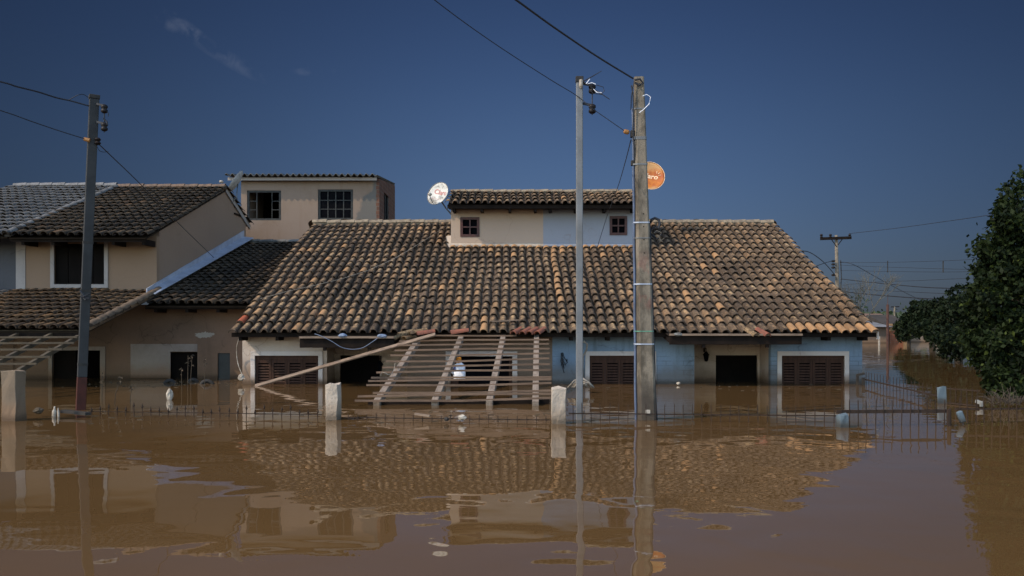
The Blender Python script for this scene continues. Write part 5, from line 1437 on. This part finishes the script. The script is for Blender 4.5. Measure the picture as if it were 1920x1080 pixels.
# palm like crown far off
PT = thing('palm_tree', 'small far palm with a tufted head above the dark trees', 'tree', (X(1713,110),110,0), 'trees')
b = MB(); b.tube([(X(1712,110),110,-1.3),(X(1713,110),110,Z(570,110))], .12, 6); part('trunk', b, M['bark'], PT)
part('crown', leaf_cloud([B(1713,568,110,.33,.25), B(1711,577,110,.26,.16)], 420, .25, .02), M['leaf_mid'], PT)
# thin leafless tree
BTR = thing('bare_tree', 'thin nearly leafless grey tree beyond the right roof end', 'tree', (X(1608,60),60,0), 'trees')
b = MB()
def branch(p, d, L, r, depth):
    q = p + d*L; b.tube([p, p.lerp(q,.5)+Vector((random.uniform(-.05,.05)*L,0,0)), q], r, 5, r*.6)
    if depth == 0: return
    for _i in range(3):
        nd = (d + Vector((random.uniform(-.75,.75), random.uniform(-.4,.4), random.uniform(-.05,.45)))).normalized()
        branch(p.lerp(q, random.uniform(.55,1)), nd, L*random.uniform(.55,.8), r*.6, depth-1)
branch(Vector((X(1608,60),60,-1.2)), Vector((.02,0,1)), 2.6, .08, 5)
part('trunk', b, plain('grey_twig', (.09,.085,.07), (.06,.055,.045), 4, .9, 0), BTR)
part('crown', leaf_cloud([B(1604,575,60,.5,.5), B(1612,560,60,.5,.5)], 130, .14, 0), M['leaf_far'], BTR)
# dark brush in the water at the right edge
def twigs(c, n, L, name, label):
    b = MB()
    for q in range(n):
        p = Vector(c)+Vector((random.uniform(-L,L), random.uniform(-.3,.3), random.uniform(-.05,.05)))
        d = Vector((random.uniform(-1,1), random.uniform(-.5,.5), random.uniform(.1,.8))).normalized(); l_ = L*random.uniform(.4,1)
        b.tube([p, p+d*l_*.5+Vector((0,0,.04)), p+d*l_], .008, 4, .003)
    single(name, b, M['stalk'], label, 'brush')
M_dk = M['stalk']; M['stalk'] = M['bark']
twigs(at(1893,757,17.2), 70, .35, 'brush_pile', 'tangle of brown twigs in the water under the big tree')

M['stalk'] = M_dk
# ================================================================== far buildings across the water
def far_house(label, px0, px1, pyw, pye, pyr, d, depth, wall, roofm, name='far_house'):
    x0, x1 = X(px0,d), X(px1,d); z1 = Z(pye,d); z2 = Z(pyr, d+depth/2)
    root = thing(name, label, 'house', ((x0+x1)/2, d, 0), 'far houses across the water')
    b = MB(); b.box(x0, x1, d, d+depth, -1.3, z1); part('wall', b, wall, root)
    b = MB(); b.prism([(x0-.3,d-.4,z1+.002),(x0-.3,d+depth/2,z2),(x0-.3,d+depth+.4,z1+.002)], (x1-x0+.6,0,0)); part('roof', b, roofm, root)
    return root
far_house('low far house with flat grey roof beside the rusty post', 1600, 1664, 642, 613, 602, 76, 9, wall_mat('far_brown_wall', (.10,.07,.05),(.07,.05,.035), mudz=.4), plain('grey_sheet_roof', (.14,.14,.145),(.10,.10,.105), 1, .8, 0))
far_house('far house with dull terracotta roof behind the rusty post', 1634, 1672, 620, 600, 588, 120, 9, wall_mat('far_pale_wall', (.28,.25,.23),(.2,.18,.16), mudz=.4), plain('dull_terracotta', (.14,.085,.06),(.10,.06,.045), 1, .9, 0))
hb = far_house('far orange brick house partly hidden by the small leafy tree', 1668, 1702, 642, 612, 590, 78, 8, M['brick_far'], plain('dark_far_roof', (.04,.033,.028),(.025,.021,.018), 1, .9, 0))
b = MB(); b.box(X(1668,77.9), X(1675,77.9), 77.86, 77.99, .9, Z(607,78)); b.box(X(1694,77.9), X(1702,77.9), 77.84, 77.99, -1, Z(614,78)); part('pale_post', b, plain('ochre_paint', (.22,.13,.06),(.16,.09,.05), 2, .9, 0), hb)
b = MB(); b.box(X(1706,80), X(1765,80), 80, 80.2, -1.3, Z(628,80)); single('garden_wall', b, wall_mat('far_wall_paint', (.20,.15,.11),(.10,.075,.055), mudz=.4), 'pale patchy far garden wall under the rounded dark tree', 'wall')
b = MB(); pc = at(1638,602,90); b.lathe([(.42,-.45),(.5,.3),(.52,.32),(.35,.48),(.1,.5)], pc, seg=14); b.box(pc.x-.4, pc.x+.4, pc.y-.4, pc.y+.4, -1.3, pc.z-.45)
single('water_tank', b, M['dirtywhite'], 'pale round water tank on a stand beside the grey roof', 'water tank')
b = MB(); b.beam((X(1648,70),70,-1.2),(X(1648.5,70),70,Z(630,70)),.12,.10); single('rusty_post', b, M['dirtywhite'], 'short pale post in the far water left of the rusty post', 'post')
# far tree belt and low land
b = MB(); vs_ = []; N = 60
for i in range(N+1):
    x = -500+1000*i/N; h_ = 3.0+1.5*math.sin(i*1.7)+random.uniform(-.6,.6)
    vs_ += [(x,300,-1),(x,305,h_),(x,420,h_+2),(x,600,-1)]
b.add(vs_, [(i*4+k_, (i+1)*4+k_, (i+1)*4+k_+1, i*4+k_+1) for i in range(N) for k_ in range(3)])
structure('hills', b, plain('far_green_land', (.035,.05,.022),(.022,.032,.016), .05, .95, 0), 'low dark green land beyond the far houses')
bl = [(Vector((random.uniform(20,190), random.uniform(180,240), random.uniform(1.0,3.2))), random.uniform(3,6), 5, random.uniform(1.8,3.4)) for _ in range(46)]
lc = leaf_cloud(bl, 9000, .9, .03)
o = single('treeline', lc, M['leaf_far'], 'far dark green belt of trees along the horizon at right', 'treeline', kind='stuff', loc=(0,0,0))
